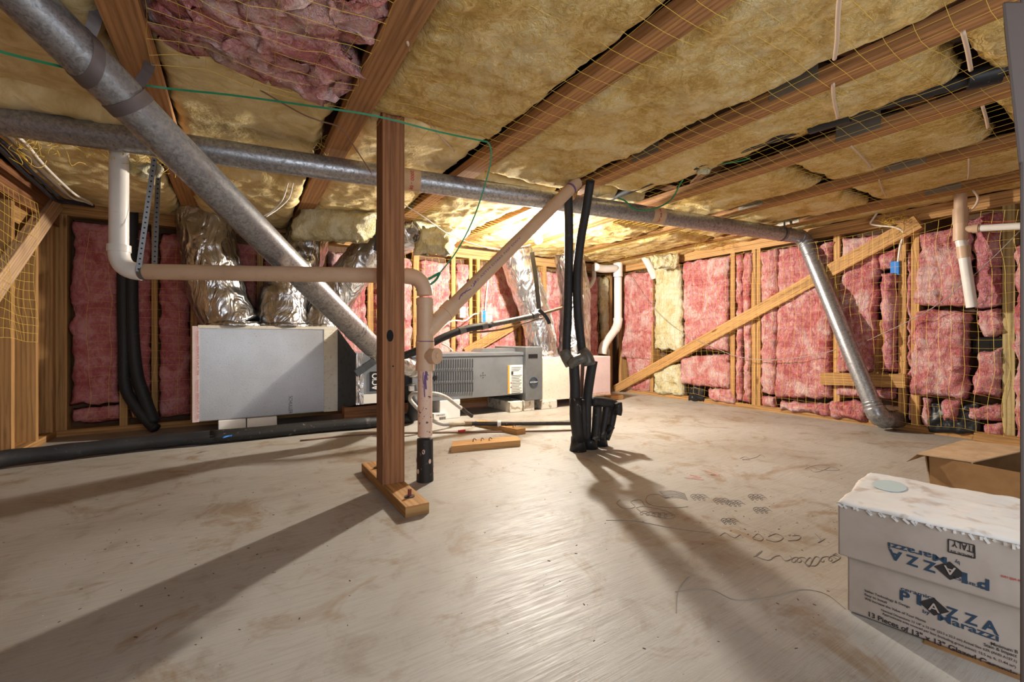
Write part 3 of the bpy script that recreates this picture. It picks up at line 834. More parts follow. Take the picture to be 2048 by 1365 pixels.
wye = vpipe('wye_body', 612, 672, RP + .0035, 'pvc_tan')
vpipe('wye_collar', 671, 682, RP + .0055, 'pvc_tan', (682,))
vpipe('tee_collar', 684, 696, RP + .0075, 'pvc_tan')
vpipe('tee_body', 696, 727, RP + .005, 'pvc_tan')
vpipe('tee_collar', 726, 740, RP + .0075, 'pvc_tan')
vpipe('lower_pipe', 740, 868, RP - .001, 'pvc_spattered')
MB().tube([V((ax_x, ax_y, zc(873))), V((ax_x, ax_y, zc(900))), V((ax_x, ax_y, .0))], [RP + .002, RP + .0025, RP + .004], 22).build('black_wrap', 'black_tar', pv, 'auto')
for k in range(5):
    a = -.6 - k * .75
    p = V((ax_x, ax_y, .045 + .04 * (k % 3))) + V((math.cos(a), math.sin(a), 0)) * (RP + .004)
    MB().disc(p, (math.cos(a), math.sin(a), 0), .006, .0012, 7, .010).build('pale_patch', 'pvc_spattered', pv)
# purple primer run below the tee
_p = V((ax_x, ax_y, 0)); tc = (CAMP - _p); tc.z = 0; tc.normalize(); tcs = V((tc.y, -tc.x, 0))
_m = MB()
for off, y0, y1, w in ((-.004, 740, 775, .007), (.001, 748, 790, .004), (-.009, 742, 758, .004), (.006, 742, 765, .003)):
    _m.ribbon([V((ax_x, ax_y, zc(y0))) + tc * RP + tcs * off, V((ax_x, ax_y, zc((y0 + y1) / 2))) + tc * (RP) + tcs * (off + .002), V((ax_x, ax_y, zc(y1))) + tc * RP + tcs * off], w, tc, .0012, 4)
_m.build('primer_run', 'ink_purple', pv)
# clean-out on the tee, to the right
rgt = V((CA, -SA, 0)) * .8 + tc * .6; rgt.normalize()
cc = V((ax_x, ax_y, zc(711)))
MB().tube([cc, cc + rgt * .045], RP - .002, 22).build('cleanout_neck', 'pvc_tan', pv, 'auto')
MB().tube([cc + rgt * .04, cc + rgt * .066], RP + .002, 22).build('cleanout_cap', 'pvc_tan', pv, 'auto')
MB().tube([cc + rgt * .062, cc + rgt * .07], .011, 8).build('cap_nut', 'pvc_tan', pv, 'auto')
# sloping branch
w0 = V((ax_x, ax_y, zc(668))); bt = onF(1150, 369, 2.27)
bd_ = (bt - w0).normalized()
MB().tube([w0, w0 + bd_ * .165], RP + .003, 24).build('wye_branch', 'pvc_tan', pv, 'auto')
MB().tube([w0 + bd_ * .125, w0 + bd_ * .17], RP + .006, 24).build('branch_collar', 'pvc_tan', pv, 'auto')
MB().tube([w0 + bd_ * .165, bt + bd_ * .02], RP, 24).build('sloping_pipe', 'pvc_tan', pv, 'auto')
MB().tube([bt - bd_ * .05, bt - bd_ * .038], RP + .0012, 24).build('primer_ring', 'ink_purple', pv, 'auto')
tb = (CAMP - (w0 + bd_ * .3)); tb -= bd_ * tb.dot(bd_); tb.normalize()
pc = w0 + bd_ * .22
text_on('PVC 1120 ASTM D2665 NSF DWV', pc + tb * (RP + .0004), pc + bd_ * .42 + tb * (RP + .0004), bd_.cross(tb) * -1 if (bd_.cross(tb)).z < 0 else bd_.cross(tb), .009, 'ink_purple', pv, bold=.0, lift=.0008)
_m = MB().ribbon([w0 + bd_ * .20 + tb * RP, w0 + bd_ * .215 + tb * RP + V((0, 0, .012)), w0 + bd_ * .25 + tb * RP + V((0, 0, .004)), w0 + bd_ * .29 + tb * RP - V((0, 0, .006)), w0 + bd_ * .31 + tb * RP + V((0, 0, .01))], .004, tb, .0012, 4)
_m.build('primer_run', 'ink_purple', pv)

# perforated hanger strap round the horizontal pipe
hs = thing('perforated_strap', 'perforated metal hanger strap looped under the tan pipe at left', 'strap', onF(282, 545, 1.74))
pc0 = e1[-1] + (Rc - Lc).normalized() * .012; axd = (Rc - Lc).normalized()
def perf(p0, p1, w=.017, n=22):
    p0, p1 = V(p0), V(p1); nn = CAMP - p0
    o = MB().ribbon([p0, p1], w, nn, .0014).build('strap_strand', 'strap_zinc', hs)
    m = MB(); d = p1 - p0; nn = (nn - d.normalized() * nn.dot(d.normalized())).normalized()
    for k in range(n):
        m.disc(p0 + d * ((k + .5) / n) + nn * .0008, nn, .0032, .0006, 8)
    m.build('strap_holes', 'strap_hole', o)
fr = (CAMP - pc0); fr -= axd * fr.dot(axd); fr.normalize()
perf(pc0 + fr * (RP + .001), onF(309, 316, 1.66))
perf(pc0 - fr * .01 + axd * .03 + V((0, 0, RP)), onF(318, 318, 1.80))
MB().tube([pc0 - axd * .0085, pc0 + axd * .0085], RP + .0014, 24, cap=False).build('strap_loop', 'strap_zinc', hs, True)

# ================================================================== GREEN RIBBON, WIRES OF THE CEILING
rb = thing('green_ribbon', 'green ribbon strung under the ceiling and tied to the tan elbow', 'ribbon', onF(850, 565, 1.80))
tiep = onF(880, 546, 1.83)
pts = [onF(-60, 84, .98), onF(0, 103, 1.02), onF(100, 128, 1.12), onF(300, 172, 1.36), onF(460, 190, 1.42), onF(620, 212, 1.46), onF(750, 232, 1.52), onF(870, 262, 1.62), onF(940, 277, 1.72), onF(975, 284, 1.78)]
MB().ribbon(pts, .006, CAMP - pts[5], .0012, 5).build('ribbon_run', 'green_ribbon', rb)
pts = [onF(975, 284, 1.78), onF(982, 300, 1.79), onF(978, 340, 1.80), onF(950, 430, 1.82), onF(915, 500, 1.83), tiep]
MB().ribbon(pts, .0055, CAMP - pts[3], .0012, 5).build('ribbon_drop', 'green_ribbon', rb)
MB().ribbon([tiep, onF(855, 560, 1.79), onF(843, 570, 1.77), onF(833, 582, 1.78)], .011, CAMP - tiep, .0014, 4).build('ribbon_knot', 'green_ribbon', rb)
MB().ribbon([tiep, onF(872, 560, 1.80), onF(860, 570, 1.785)], .009, CAMP - tiep, .0014, 4).build('ribbon_tail', 'green_ribbon', rb)
def wire(name, label, pts, r=.003, mat='cable_white', sub=5, cat='cable', n=7, group=None):
    return tag(MB().tube(pts, r, n, smooth=sub).build(name, mat, None, True), label, cat, group)
wire('green_wire', 'green wire looping over the long duct near the black ceiling pipe', [onF(1236, 396, 2.44), onF(1250, 402, 2.42), onF(1268, 418, 2.44), onF(1300, 420, 2.46), onF(1340, 402, 2.40), onF(1362, 365, 2.28), onF(1380, 338, 2.20), onF(1400, 330, 2.2), onF(1440, 328, 2.2), onF(1480, 322, 2.12), onF(1500, 316, 2.08)], .0042, 'green_wire')
zc_ = ZC + .01
def cw(label, pts, r=.0055, mat='cable_tan', z=zc_): return wire('ceiling_cable', label, [onZ(a, b, z) for a, b in pts], r, mat)
cw('flat tan cable crossing the blanket at top right, nearest the top edge', [(1681, -30), (1676, 30), (1674, 80), (1669, 118)], z=ZC - .006)
cw('flat tan cable left of centre in the second row at upper right', [(1666, 168), (1668, 200), (1676, 236)], z=ZC - .004)
cw('flat tan cable next to the right edge above the black duct', [(1926, 64), (1935, 100), (1942, 140)], z=ZC - .004)
cw('flat tan cable in the gap at the right edge below the black duct', [(1965, 212), (1972, 235), (1976, 256)], .005, z=ZC + .0)
cw('thin tan cable crossing the blanket in the third row', [(1702, 292), (1722, 312), (1744, 336)], .004, z=ZC - .004)
cw('short tan cable in the fourth row near the right edge', [(1938, 318), (1938, 340), (1936, 358)], .004, z=ZC - .002)
cw('short tan cable in the fourth row left of the nail plate', [(1758, 360), (1764, 378), (1772, 392)], .004, z=ZC - .002)
wire('ceiling_cable', 'tan cable drooping from the ceiling behind the post', [onZ(815, 85, ZC - .005), onF(826, 130, 1.42), onF(836, 190, 1.55), onF(856, 240, 1.70), onF(880, 272, 1.82), onF(908, 302, 1.95)], .0042, 'cable_tan')
wire('ceiling_cable', 'thin brown wire drooping left of the post under the long duct', [onF(520, 180, 1.44), onF(600, 226, 1.55), onF(640, 242, 1.6), onF(680, 256, 1.66), onF(710, 296, 1.75), onF(745, 350, 1.9)], .0025, 'cable_brown')
wire('ceiling_cable', 'thin pale wire drooping right of the post towards the lamp', [onF(806, 408, 2.4), onF(850, 436, 2.5), onF(900, 470, 2.7), onF(960, 492, 2.9), onF(1010, 500, 3.05), onF(1060, 490, 3.12)], .003, 'cable_white')
wire('ceiling_cable', 'white cable loop hanging beside the diagonal duct', [onF(576, 366, 2.2), onF(566, 398, 2.18), onF(548, 420, 2.15), onF(528, 432, 2.1)], .003, 'cable_white')
wire('ceiling_cable', 'second white cable hanging from the truss by the big wad', [onF(586, 366, 2.2), onF(578, 396, 2.19), onF(556, 418, 2.16), onF(532, 434, 2.1)], .003, 'cable_white')
wire('ceiling_cable', 'white cable curving down to the blue box on the right wall', [onX(1762, 415, XR - .06), onX(1746, 438, XR - .06), onX(1742, 448, XR - .06), onX(1762, 452, XR - .06), onX(1790, 455, XR - .06), onX(1806, 466, XR - .05), onX(1800, 494, XR - .04), onX(1796, 524, XR - .03)], .006, 'cable_white')
wire('ceiling_cable', 'tan cable hooking down beside the white vent pipe', [onX(1946, 380, 3.4), onX(1956, 396, 3.42), onX(1950, 412, 3.44), onX(1936, 424, 3.46)], .006, 'cable_tan')
wire('wall_wire', 'thin straight wire crossing the pink batts at far right', [onX(1734, 682, XR - .10), onX(1860, 620, XR - .10), onX(1960, 540, XR - .10), onX(2044, 458, XR - .10)], .0022, 'wire_grey', 3)
wire('wall_wire', 'thin dark wire sagging across the yellow batt on the right wall', [onX(1258, 548, XR - .07), onX(1290, 596, XR - .07), onX(1330, 640, XR - .08), onX(1370, 668, XR - .08), onX(1420, 692, XR - .08), onX(1470, 712, XR - .08), onX(1520, 720, XR - .08), onX(1580, 718, XR - .08), onX(1640, 708, XR - .08), onX(1672, 700, XR - .08)], .0022, 'wire_grey', 4)
# cable bundle top left
CL = ['thick black cable, lowest of the bundle along the left wall top', 'dark blue-black cable in the bundle along the left wall top', 'pale cable with a kink in the bundle at the left wall top', 'pale cable second from the right in the top left bundle', 'grey cable inside the top left bundle', 'pale cable looping at the end of the top left bundle']
offs = [(-6, 6, 'cable_black', .011), (10, 4, 'cable_black', .008), (44, -4, 'cable_white', .006), (36, 2, 'cable_white', .005), (24, 0, 'wire_grey', .005), (18, 10, 'cable_white', .005)]
for k, (ox, oy, m_, r_) in enumerate(offs):
    F_ = 1.95 + .03 * k
    zz = 1.302 + .004 * k
    pts = [onZ(-30 + ox, 262 + oy, zz), onZ(6 + ox, 290 + oy, zz), onZ(44 + ox * .9, 330 + oy, zz), onZ(84 + ox * .8, 366 + oy, zz), onZ(116 + ox * .8, 394 + oy, zz)]
    if k == 5: pts += [onZ(126, 405, zz), onZ(146, 408, zz)]
    else: pts += [onZ(150 + ox * .6, 404 + oy * .3, zz + .01), onZ(186, 412, zz + .03)]
    wire('cable', CL[k], pts, r_, m_, group='cables along the left wall top')

# ================================================================== BLACK INSULATED PIPES
bundle = thing('insulated_pipe_bundle', 'bundle of black insulated pipes rising from the floor right of centre', 'pipe', fl(1182, 902))
def bp(name, pts, r, mat='black_foam', smooth=4, n=16): return MB().tube(pts, r, n, smooth=smooth).build(name, mat, bundle, True)
FB = 2.27
bp('riser_pipe', [onF(1136, 384, 2.30), onF(1138, 460, 2.30), onF(1137, 560, 2.29), onF(1135, 640, 2.28), onF(1133, 700, FB), onF(1138, 718, FB)], .0225)
bp('riser_pipe', [onF(1181, 362, 2.26), onF(1172, 420, 2.28), onF(1160, 490, 2.28), onF(1154, 560, 2.28), onF(1156, 630, 2.28), onF(1164, 700, FB), onF(1168, 716, FB)], .0222)
bp('rear_riser', [onF(1162, 500, 2.33), onF(1162, 600, 2.33), onF(1166, 700, 2.33), onF(1162, 800, 2.33), onF(1158, 860, 2.31)], .010, 'cable_brown')
bp('tape_wrap', [onF(1128, 702, FB), onF(1134, 716, FB - .01), onF(1142, 730, FB - .02)], .030, 'grey_tape', 2)
bp('tape_wrap', [onF(1164, 704, FB), onF(1174, 716, FB - .02), onF(1178, 730, FB - .02)], .033, 'grey_tape', 2)
bp('tape_wrap', [onF(1140, 730, FB - .03), onF(1152, 722, FB - .045), onF(1172, 714, FB - .04)], .026, 'grey_tape', 2)
bp('lower_pipe', [onF(1148, 728, FB), onF(1150, 770, FB), onF(1150, 795, FB), onF(1150, 840, FB), onF(1158, 880, FB)], .0265)
bp('lower_pipe', [onF(1186, 722, FB), onF(1181, 750, FB), onF(1174, 800, FB + .01), onF(1173, 840, FB + .01), onF(1172, 880, FB + .01)], .0245)
bp('foam_sleeve', [onF(1151, 796, FB - .003), onF(1153, 840, FB - .003), onF(1158, 884, FB)], .032, 'black_tar', 2)
bp('foam_sleeve', [onF(1166, 800, FB - .01), onF(1168, 850, FB - .01), onF(1170, 884, FB)], .016, 'black_tar', 2)
bp('side_pipe', [onF(1184, 803, FB + .02), onF(1206, 805, FB + .05), onF(1226, 809, FB + .08), onF(1234, 818, FB + .09)], .026)
bp('side_stub', [onF(1195, 812, FB + .03), onF(1193, 845, FB + .02), onF(1190, 882, FB + .01)], .0235, 'black_tar')
bp('side_stub', [onF(1214, 812, FB + .06), onF(1209, 845, FB + .05), onF(1202, 880, FB + .03)], .022, 'black_tar')
bp('side_stub', [onF(1229, 814, FB + .09), onF(1222, 850, FB + .08), onF(1212, 878, FB + .05)], .020, 'black_tar')
bp('torn_foam', [onF(1236, 806, FB + .05), onF(1237, 820, FB + .05), onF(1235, 830, FB + .05)], .021, 'black_tar', 2, 8)
bp('torn_foam', [onF(1224, 852, FB + .03), onF(1216, 864, FB + .03)], .018, 'black_tar', 2, 8)
c0, c1 = fl(1156, 902), fl(1206, 893)
bp('floor_sleeve', [c0, c0 + V((0, 0, .04)), c0 + V((0, 0, .072))], [.044, .037, .036], 'black_tar', 0, 16)
bp('floor_sleeve', [c1 + V((0, .02, 0)), c1 + V((0, .02, .04)), c1 + V((0, .02, .08))], [.040, .035, .036], 'black_tar', 0, 16)
m_ = (c0 + c1) / 2
bp('floor_sleeve', [m_ + V((0, .01, 0)), m_ + V((0, .01, .04)), m_ + V((0, .01, .075))], [.045, .041, .040], 'black_tar', 0, 16)

lineset = thing('refrigerant_line', 'black foam covered line running past the furnace behind the tan pipe', 'pipe', onF(900, 690, 2.7))
LP = [onF(765, 726, 2.45), onF(806, 713, 2.5), onF(850, 695, 2.55), onF(885, 676, 2.62), onF(930, 659, 2.72), onF(980, 650, 2.85), onF(1030, 640, 2.98), onF(1076, 630, 3.08), onF(1124, 616, 3.2)]
MB().tube(LP[:6] , .022, 16, smooth=5).build('foam_sleeve', 'black_foam', lineset, True)
MB().tube(LP[5:8], .018, 14, smooth=5).build('grey_sleeve', 'grey_tape', lineset, True)
MB().tube(LP[7:], .010, 10, smooth=4).build('copper_pipe', 'cable_brown', lineset, True)
MB().tube([onF(940, 666, 2.74), onF(1000, 660, 2.9), onF(1050, 646, 3.0), onF(1085, 636, 3.08)], .006, 8, smooth=4).build('copper_line', 'cable_brown', lineset, True)
for a, b, F in ((924, 661, 2.70), (968, 652, 2.81), (1070, 631, 3.06)):
    d = (onF(a + 12, b - 4, F + .02) - onF(a, b, F)).normalized(); p = onF(a, b, F)
    MB().tube([p - d * .02, p + d * .02], .0235, 14).build('tape_band', 'strap_zinc', lineset, 'auto')
MB().ribbon([onF(1064, 505, 3.12), onF(1072, 560, 3.08), onF(1078, 618, 3.02)], .030, CAMP - onF(1070, 560, 3.1), .003, 4).build('hanging_strap', 'cable_black', lineset)
MB().ribbon([onF(1078, 620, 3.0), onF(1092, 634, 3.0), onF(1099, 648, 3.0)], .024, CAMP - onF(1090, 634, 3), .003, 3).build('strap_tail', 'cable_black', lineset)

cp = thing('ceiling_pipe', 'black pipe running along the ceiling to the upper right', 'pipe', onZ(1500, 310, ZC))
def cpt(px, py, z=ZC + .03): return onZ(px, py, z)
MB().tube([cpt(1222, 394), cpt(1300, 362), cpt(1396, 328)], .024, 16).build('pipe', 'black_foam', cp, 'auto')
MB().tube([cpt(1396, 328), cpt(1500, 292), cpt(1625, 248)], .020, 16).build('pipe', 'black_foam', cp, 'auto')
MB().tube([cpt(1618, 252), cpt(1700, 226)], .033, 12).build('coupling', 'black_sheet', cp, 'auto')
MB().tube([cpt(1690, 228), cpt(1800, 198), cpt(1945, 158)], .020, 16).build('pipe', 'black_foam', cp, 'auto')
MB().tube([cpt(1936, 158), cpt(2004, 141)], .036, 12).build('coupling', 'black_sheet', cp, 'auto')
MB().tube([cpt(2000, 138), cpt(2120, 104)], .020, 16).build('pipe', 'black_foam', cp, 'auto')

hz = thing('twin_hoses', 'pair of black hoses down the back wall at left', 'hose', fl(305, 855))
MB().tube([onY(246, 470, YB - .03), onY(246, 600, YB - .03), onY(248, 700, YB - .03), onY(250, 772, YB - .04), onY(270, 812, YB - .07), onY(300, 848, YB - .1), onY(312, 858, YB - .12)], .030, 14, smooth=4).build('hose', 'black_foam', hz, True)
MB().tube([onY(263, 392, YB - .03), onY(263, 500, YB - .03), onY(264, 640, YB - .03), onY(272, 740, YB - .04), onY(290, 800, YB - .06), onY(308, 846, YB - .1)], .034, 14, smooth=4).build('hose', 'black_foam', hz, True)

fh = thing('floor_hose', 'thick black insulated hose lying along the floor at left', 'hose', fl(300, 905))
pts = [fl(-120, 945, .045), fl(0, 919, .045), fl(120, 905, .042), fl(230, 892, .042), fl(330, 882, .04), fl(420, 875, .038), fl(520, 866, .036), fl(640, 854, .035), fl(740, 846, .035), fl(800, 838, .035)]
MB().tube(pts, lambda t: .037 - .004 * t + .0018 * math.sin(t * 60), 18, smooth=6).build('hose', 'black_foam', fh, True)
MB().tube([pts[5] + V((0, 0, .001)), pts[6], pts[7], pts[8]], .0365, 14, smooth=4).build('crinkled_wrap', 'black_tar', fh, True)
MB().tube([pts[9], fl(822, 834, .04), onF(829, 812, 2.95), onF(824, 790, 3.0), onF(820, 770, 3.0)], .040, 16, smooth=5).build('hose_bend', 'black_foam', fh, True)
wire('blue_tape_scrap', 'small scrap of blue tape on the black floor hose', [fl(446, 876, .068), fl(456, 873, .068), fl(464, 872, .068)], .004, 'blue_box', 3, 'tape')

# gas line
gl = thing('gas_line', 'thin gas pipe with red valve lying along the floor below the furnace', 'pipe', fl(990, 862))
zG = .045
MB().tube([fl(942, 848, zG), fl(1152, 847, zG)], .0135, 14).build('iron_pipe', 'black_iron', gl, 'auto')
MB().tube([fl(900, 850, zG), fl(930, 849, zG)], .013, 12).build('valve_body', 'brass', gl, 'auto')
MB().tube([fl(928, 848, zG), fl(944, 848, zG)], .018, 8).build('union', 'brass', gl, 'auto')
MB().tube([fl(898, 849, zG), fl(906, 849, zG)], .017, 6).build('hex_nut', 'hose_grey', gl, 'auto')
MB().box(fl(916, 861, .02), fl(916, 861, .02) + V((.045, -.012, -.012))).build('valve_handle', 'red_handle', gl)
MB().tube([fl(995, 848, zG), fl(1002, 848, zG)], .021, 12).build('pipe_clamp', 'white_plastic', gl, 'auto')
MB().tube([fl(898, 849, zG), fl(885, 849, zG), onF(866, 842, 2.75), onF(848, 828, 2.75), onF(830, 812, 2.75), onF(820, 798, 2.75), onF(826, 788, 2.72), onF(848, 788, 2.7), onF(872, 788, 2.72), onF(892, 795, 2.78), onF(910, 808, 2.85), onF(922, 817, 2.9)], .012, 12, smooth=5).build('flexible_hose', 'hose_grey', gl, True)
MB().tube([onF(918, 812, 2.9), onF(934, 826, 2.95), onF(944, 833, 2.98)], .013, 10).build('hose_fitting', 'black_iron', gl, 'auto')
MB().box(onF(820, 783, 2.75), onF(820, 783, 2.75) + V((.028, .028, .03))).build('hose_cap', 'white_plastic', gl)
wire('floor_cable', 'thin dark cable lying on the concrete in front of the gas line', [fl(600, 882, .005), fl(740, 868, .005), fl(868, 866, .005), fl(1000, 864, .005), fl(1152, 861, .005)], .005, 'cable_brown', 4)

# ================================================================== FURNACE AND DUCT BOXES
YF = 2.95
fur = thing('furnace', 'grey horizontal furnace with louvred panel and warning label', 'furnace', (1.4, YF, .13))
def fxy(px, py, y=YF): return onY(px, py, y)
xr0 = fxy(1046, 750).x; xl0 = .66; zb, zt = .135, .468
MB().box((1.02, YF, zb), (xr0, YF + .45, zt)).build('cabinet', 'steel_grey', fur, bevel=.004)
MB().box((1.0, YF - .006, zt - .02), (xr0, YF + .44, zt + .002)).build('top_flange', 'steel_grey', fur)
a, b_ = fxy(964, 697, YF + .1), fxy(1046, 692, YF + .1)
MB().hexa([V((a.x, YF + .12, zt)), V((b_.x, YF + .12, zt)), V((b_.x, YF + .3, zt)), V((a.x, YF + .3, zt)), V((a.x + .03, YF + .12, zt + .03)), V((b_.x, YF + .12, zt + .03)), V((b_.x, YF + .3, zt + .03)), V((a.x + .03, YF + .3, zt + .03))]).build('top_cover', 'steel_dark', fur)
for row, (y0, y1) in enumerate(((720, 738), (744, 763), (768, 786))):
    m, lo = MB(), MB()
    for k in range(17):
        px = 869 + k * 4.75
        p = fxy(px, y0 - k * .12); q = fxy(px, y1 - k * .12)
        m.box((p.x - .0045, YF - .0025, q.z), (p.x + .0045, YF + .004, p.z))
        lo.box((p.x - .006, YF - .008, q.z - .006), (p.x + .006, YF, q.z))
    r_ = m.build('louver_row', 'slot_black', fur)
    lo.build('louver_lips', 'steel_grey', r_)
_m = MB()
for dx, dz in ((0, 0), (.018, 0), (-.018, 0), (0, .018), (0, -.018)):
    _p = fxy(966, 751); _m.disc((_p.x + dx, YF - .001, _p.z + dz), (0, -1, 0), .004, .002, 8)
_m.build('peep_holes', 'slot_black', fur)
kp = fxy(869, 756); MB().disc((kp.x, YF - .001, kp.z), (0, -1, 0), .016, .02, 14).build('knob', 'label_black', fur)
p, q = fxy(1015, 731), fxy(1045, 786)
lb = MB().box((p.x, YF - .004, q.z), (q.x, YF - .001, p.z)).build('warning_label', 'label_white', fur)
MB().box((p.x, YF - .0055, q.z), (p.x + .016, YF - .004, p.z)).build('label_stripe', 'label_orange', lb)
_m = MB()
for k in range(17):
    zz = p.z - .018 - k * .0125
    if k in (3, 4): continue
    _m.box((p.x + .034, YF - .0052, zz - .0028), (q.x - .01 - (k * 7 % 5) * .006, YF - .004, zz))
_m.build('label_lines', 'ink_black', lb)
MB().box((p.x + .032, YF - .0056, p.z - .075), (p.x + .05, YF - .004, p.z - .05)).build('label_symbol', 'ink_black', lb)
MB().disc((p.x + .03, YF - .004, q.z + .085), (0, -1, 0), .005, .0015, 10).build('label_dot', 'ink_red', lb)
MB().disc((p.x + .03, YF - .004, q.z + .05), (0, -1, 0), .005, .0015, 10).build('label_dot', 'ink_blue', lb)
# end unit
xe = fxy(1085, 750, YF - .04).x
MB().box((xr0, YF - .04, .085), (xe, YF + .46, .512)).build('end_cabinet', 'steel_dark', fur, bevel=.006)
p, q = fxy(1057, 709, YF - .04), fxy(1075, 716, YF - .04)
MB().box((p.x, YF - .043, q.z), (q.x, YF - .038, p.z)).build('control_window', 'label_black', fur)
ec = fxy(1067, 765, YF - .04)
em = MB()
for r_ in (.040, .030):
    em.tube([ec + V((math.cos(k / 24 * 6.2832) * r_, -.002, math.sin(k / 24 * 6.2832) * r_)) for k in range(25)], .0022, 6, cap=False)
em.box(ec + V((-.040, -.005, -.008)), ec + V((.040, -.001, .010)))
em.build('round_emblem', 'ink_blue', fur)
text_on('EFFICIENT', ec + V((-.036, -.0052, -.004)), ec + V((.036, -.0052, -.004)), (0, 0, 1), .011, 'label_white', fur, lift=.001)

coil = thing('coil_cabinet', 'blue-grey coil cabinet half hidden behind the post', 'air handler', (.8, YF, .14))
MB().box((.655, YF + .02, .147), (.955, YF + .46, .482)).build('cabinet', 'steel_grey', coil, bevel=.004)
MB().box((.652, YF + .016, .147), (.700, YF + .022, .482)).build('foil_tape', 'foil', coil)
MB().beam(onY(712, 748, YF + .008), onY(760, 714, YF + .008), .02, .045, up=(0, 0, 1)).build('bracket', 'dark_metal_and_shade', coil)
p, q = onY(740, 744, YF + .014), onY(760, 782, YF + .014)
pl = MB().box((p.x, YF + .012, q.z), (q.x + .02, YF + .018, p.z)).build('name_plate', 'label_black', coil)
text_on('ACiQ', V((p.x + .052, YF + .0115, q.z + .006)), V((p.x + .052, YF + .0115, p.z - .012)), (-1, 0, 0), .040, 'white_plastic', pl, bold=.02)
p, q = onY(727, 790, YF + .014), onY(770, 805, YF + .014)
MB().box((p.x, YF + .012, q.z), (q.x, YF + .018, p.z)).build('paper_label', 'label_white', coil)
MB().box((.955, YF + .05, .15), (1.02, YF + .44, .45)).build('dark_joint', 'dark_metal_and_shade', coil)

def panel_box(name, label, x0, x1, y0, y1, z0, z1, mat, edge_mat):
    t = thing(name, label, 'duct box', ((x0 + x1) / 2, y0, z0))
    MB().box((x0, y0, z0), (x1, y1, z1)).build('box', mat, t, bevel=.006)
    return t
lp = panel_box('supply_plenum', 'large silver foil-faced plenum box at left under three foil ducts', -.225, .585, 3.235, 3.585, .078, .652, 'duct_board', None)
MB().box((.50, 3.231, .078), (.588, 3.236, .652)).build('tape_edge', 'duct_tape_pale', lp)
MB().box((-.228, 3.231, .078), (-.196, 3.236, .652)).build('tape_edge', 'duct_board_pink', lp)
MB().box((-.20, 3.230, .640), (.585, 3.30, .658)).build('top_tape', 'duct_tape_pale', lp)
text_on('SCHULLER', V((.285, 3.2335, .20)), V((.285, 3.2335, .085)), (1, 0, 0), .022, 'ink_black', lp, bold=-.005)
text_on('Insulation 200A/475 UA-P  204', V((-.206, 3.229, .62)), V((-.206, 3.229, .36)), (1, 0, 0), .011, 'ink_red', lp, bold=-.004)
text_on('Insulation 200A/475 UA-P  204', V((-.206, 3.229, .33)), V((-.206, 3.229, .10)), (1, 0, 0), .011, 'ink_red', lp, bold=-.004)
MB().hexa([V((.585, 3.24, .078)), V((.652, YF + .03, .147)), V((.652, 3.40, .147)), V((.585, 3.58, .078)), V((.585, 3.24, .650)), V((.652, YF + .03, .482)), V((.652, 3.40, .482)), V((.585, 3.58, .650))]).build('transition', 'dark_metal_and_shade', lp)  # dark colour stands in for the lack of light on this side
rp = panel_box('return_plenum', 'pale plenum box right of the furnace behind the black pipes', xe + .002, 2.886, YF, YF + .42, .066, .418, 'duct_board_pink', None)
MB().box((xe + .002, YF - .003, .066), (2.40, YF + .001, .418)).build('pale_panel', 'duct_tape_pale', rp)
MB().box((2.40, YF - .0035, .066), (2.52, YF + .001, .418)).build('rose_panel', 'duct_board_pink', rp)
text_on('SCHULLER', V((2.50, YF - .004, .16)), V((2.50, YF - .004, .37)), (-1, 0, 0), .026, 'ink_black', rp, bold=-.005)
text_on('Insulation 200A/475 UA-P', V((2.60, YF - .002, .085)), V((2.86, YF - .002, .085)), (0, 0, 1), .011, 'ink_red', rp, bold=-.004)
MB().box((2.42, YF - .002, .066), (2.886, YF + .0, .078)).build('orange_edge', 'cardboard_pale', rp)

# blocks under the equipment
def block(label, x0, x1, y0, y1, h, mat, z0=0): return tag(MB().box((x0, y0, z0), (x1, y1, z0 + h)).build('foam_block', mat, bevel=.004), label, 'block')
block('white foam block under the left plenum, left one', -.10, .045, 3.22, 3.5, .077, 'foam_block')
block('white foam block under the left plenum, right one', .05, .215, 3.21, 3.5, .077, 'foam_block')
block('white foam block under the middle of the furnace', 1.22, 1.38, 2.94, 3.3, .134, 'foam_block')
block('crumbling pale block under the furnace end, left one', 1.80, 1.915, 2.93, 3.3, .084, 'foam_block_dirty')
block('crumbling pale block under the furnace end, middle one', 1.93, 2.03, 2.93, 3.3, .084, 'foam_block_dirty')
block('crumbling pale block under the joint of furnace and plenum', 2.10, 2.26, 2.93, 3.3, .065, 'foam_block_dirty')
tag(MB().box((.6, YF + .12, 0), (1.2, YF + .2, .12)).build('support_rail', 'wood_dark'), 'dark wooden rail under the coil cabinet', 'wood block')
# small label carton on the floor
p = fl(868, 843); q = fl(897, 842)
sb = tag(MB().box((p.x, p.y, 0), (q.x, p.y + .05, .05)).build('small_carton', 'label_white'), 'small white carton with barcode on the floor under the furnace', 'box')
text_on('TIP-MAXX ELBOW', V((p.x + .012, p.y - .0005, .034)), V((q.x - .012, p.y - .0005, .034)), (0, 0, 1), .009, 'ink_black', sb)
_m = MB()
for k in range(10): _m.box((p.x + .04 + k * .005, p.y - .001, .006), (p.x + .0425 + k * .005, p.y, .024))
_m.build('barcode', 'ink_black', sb)

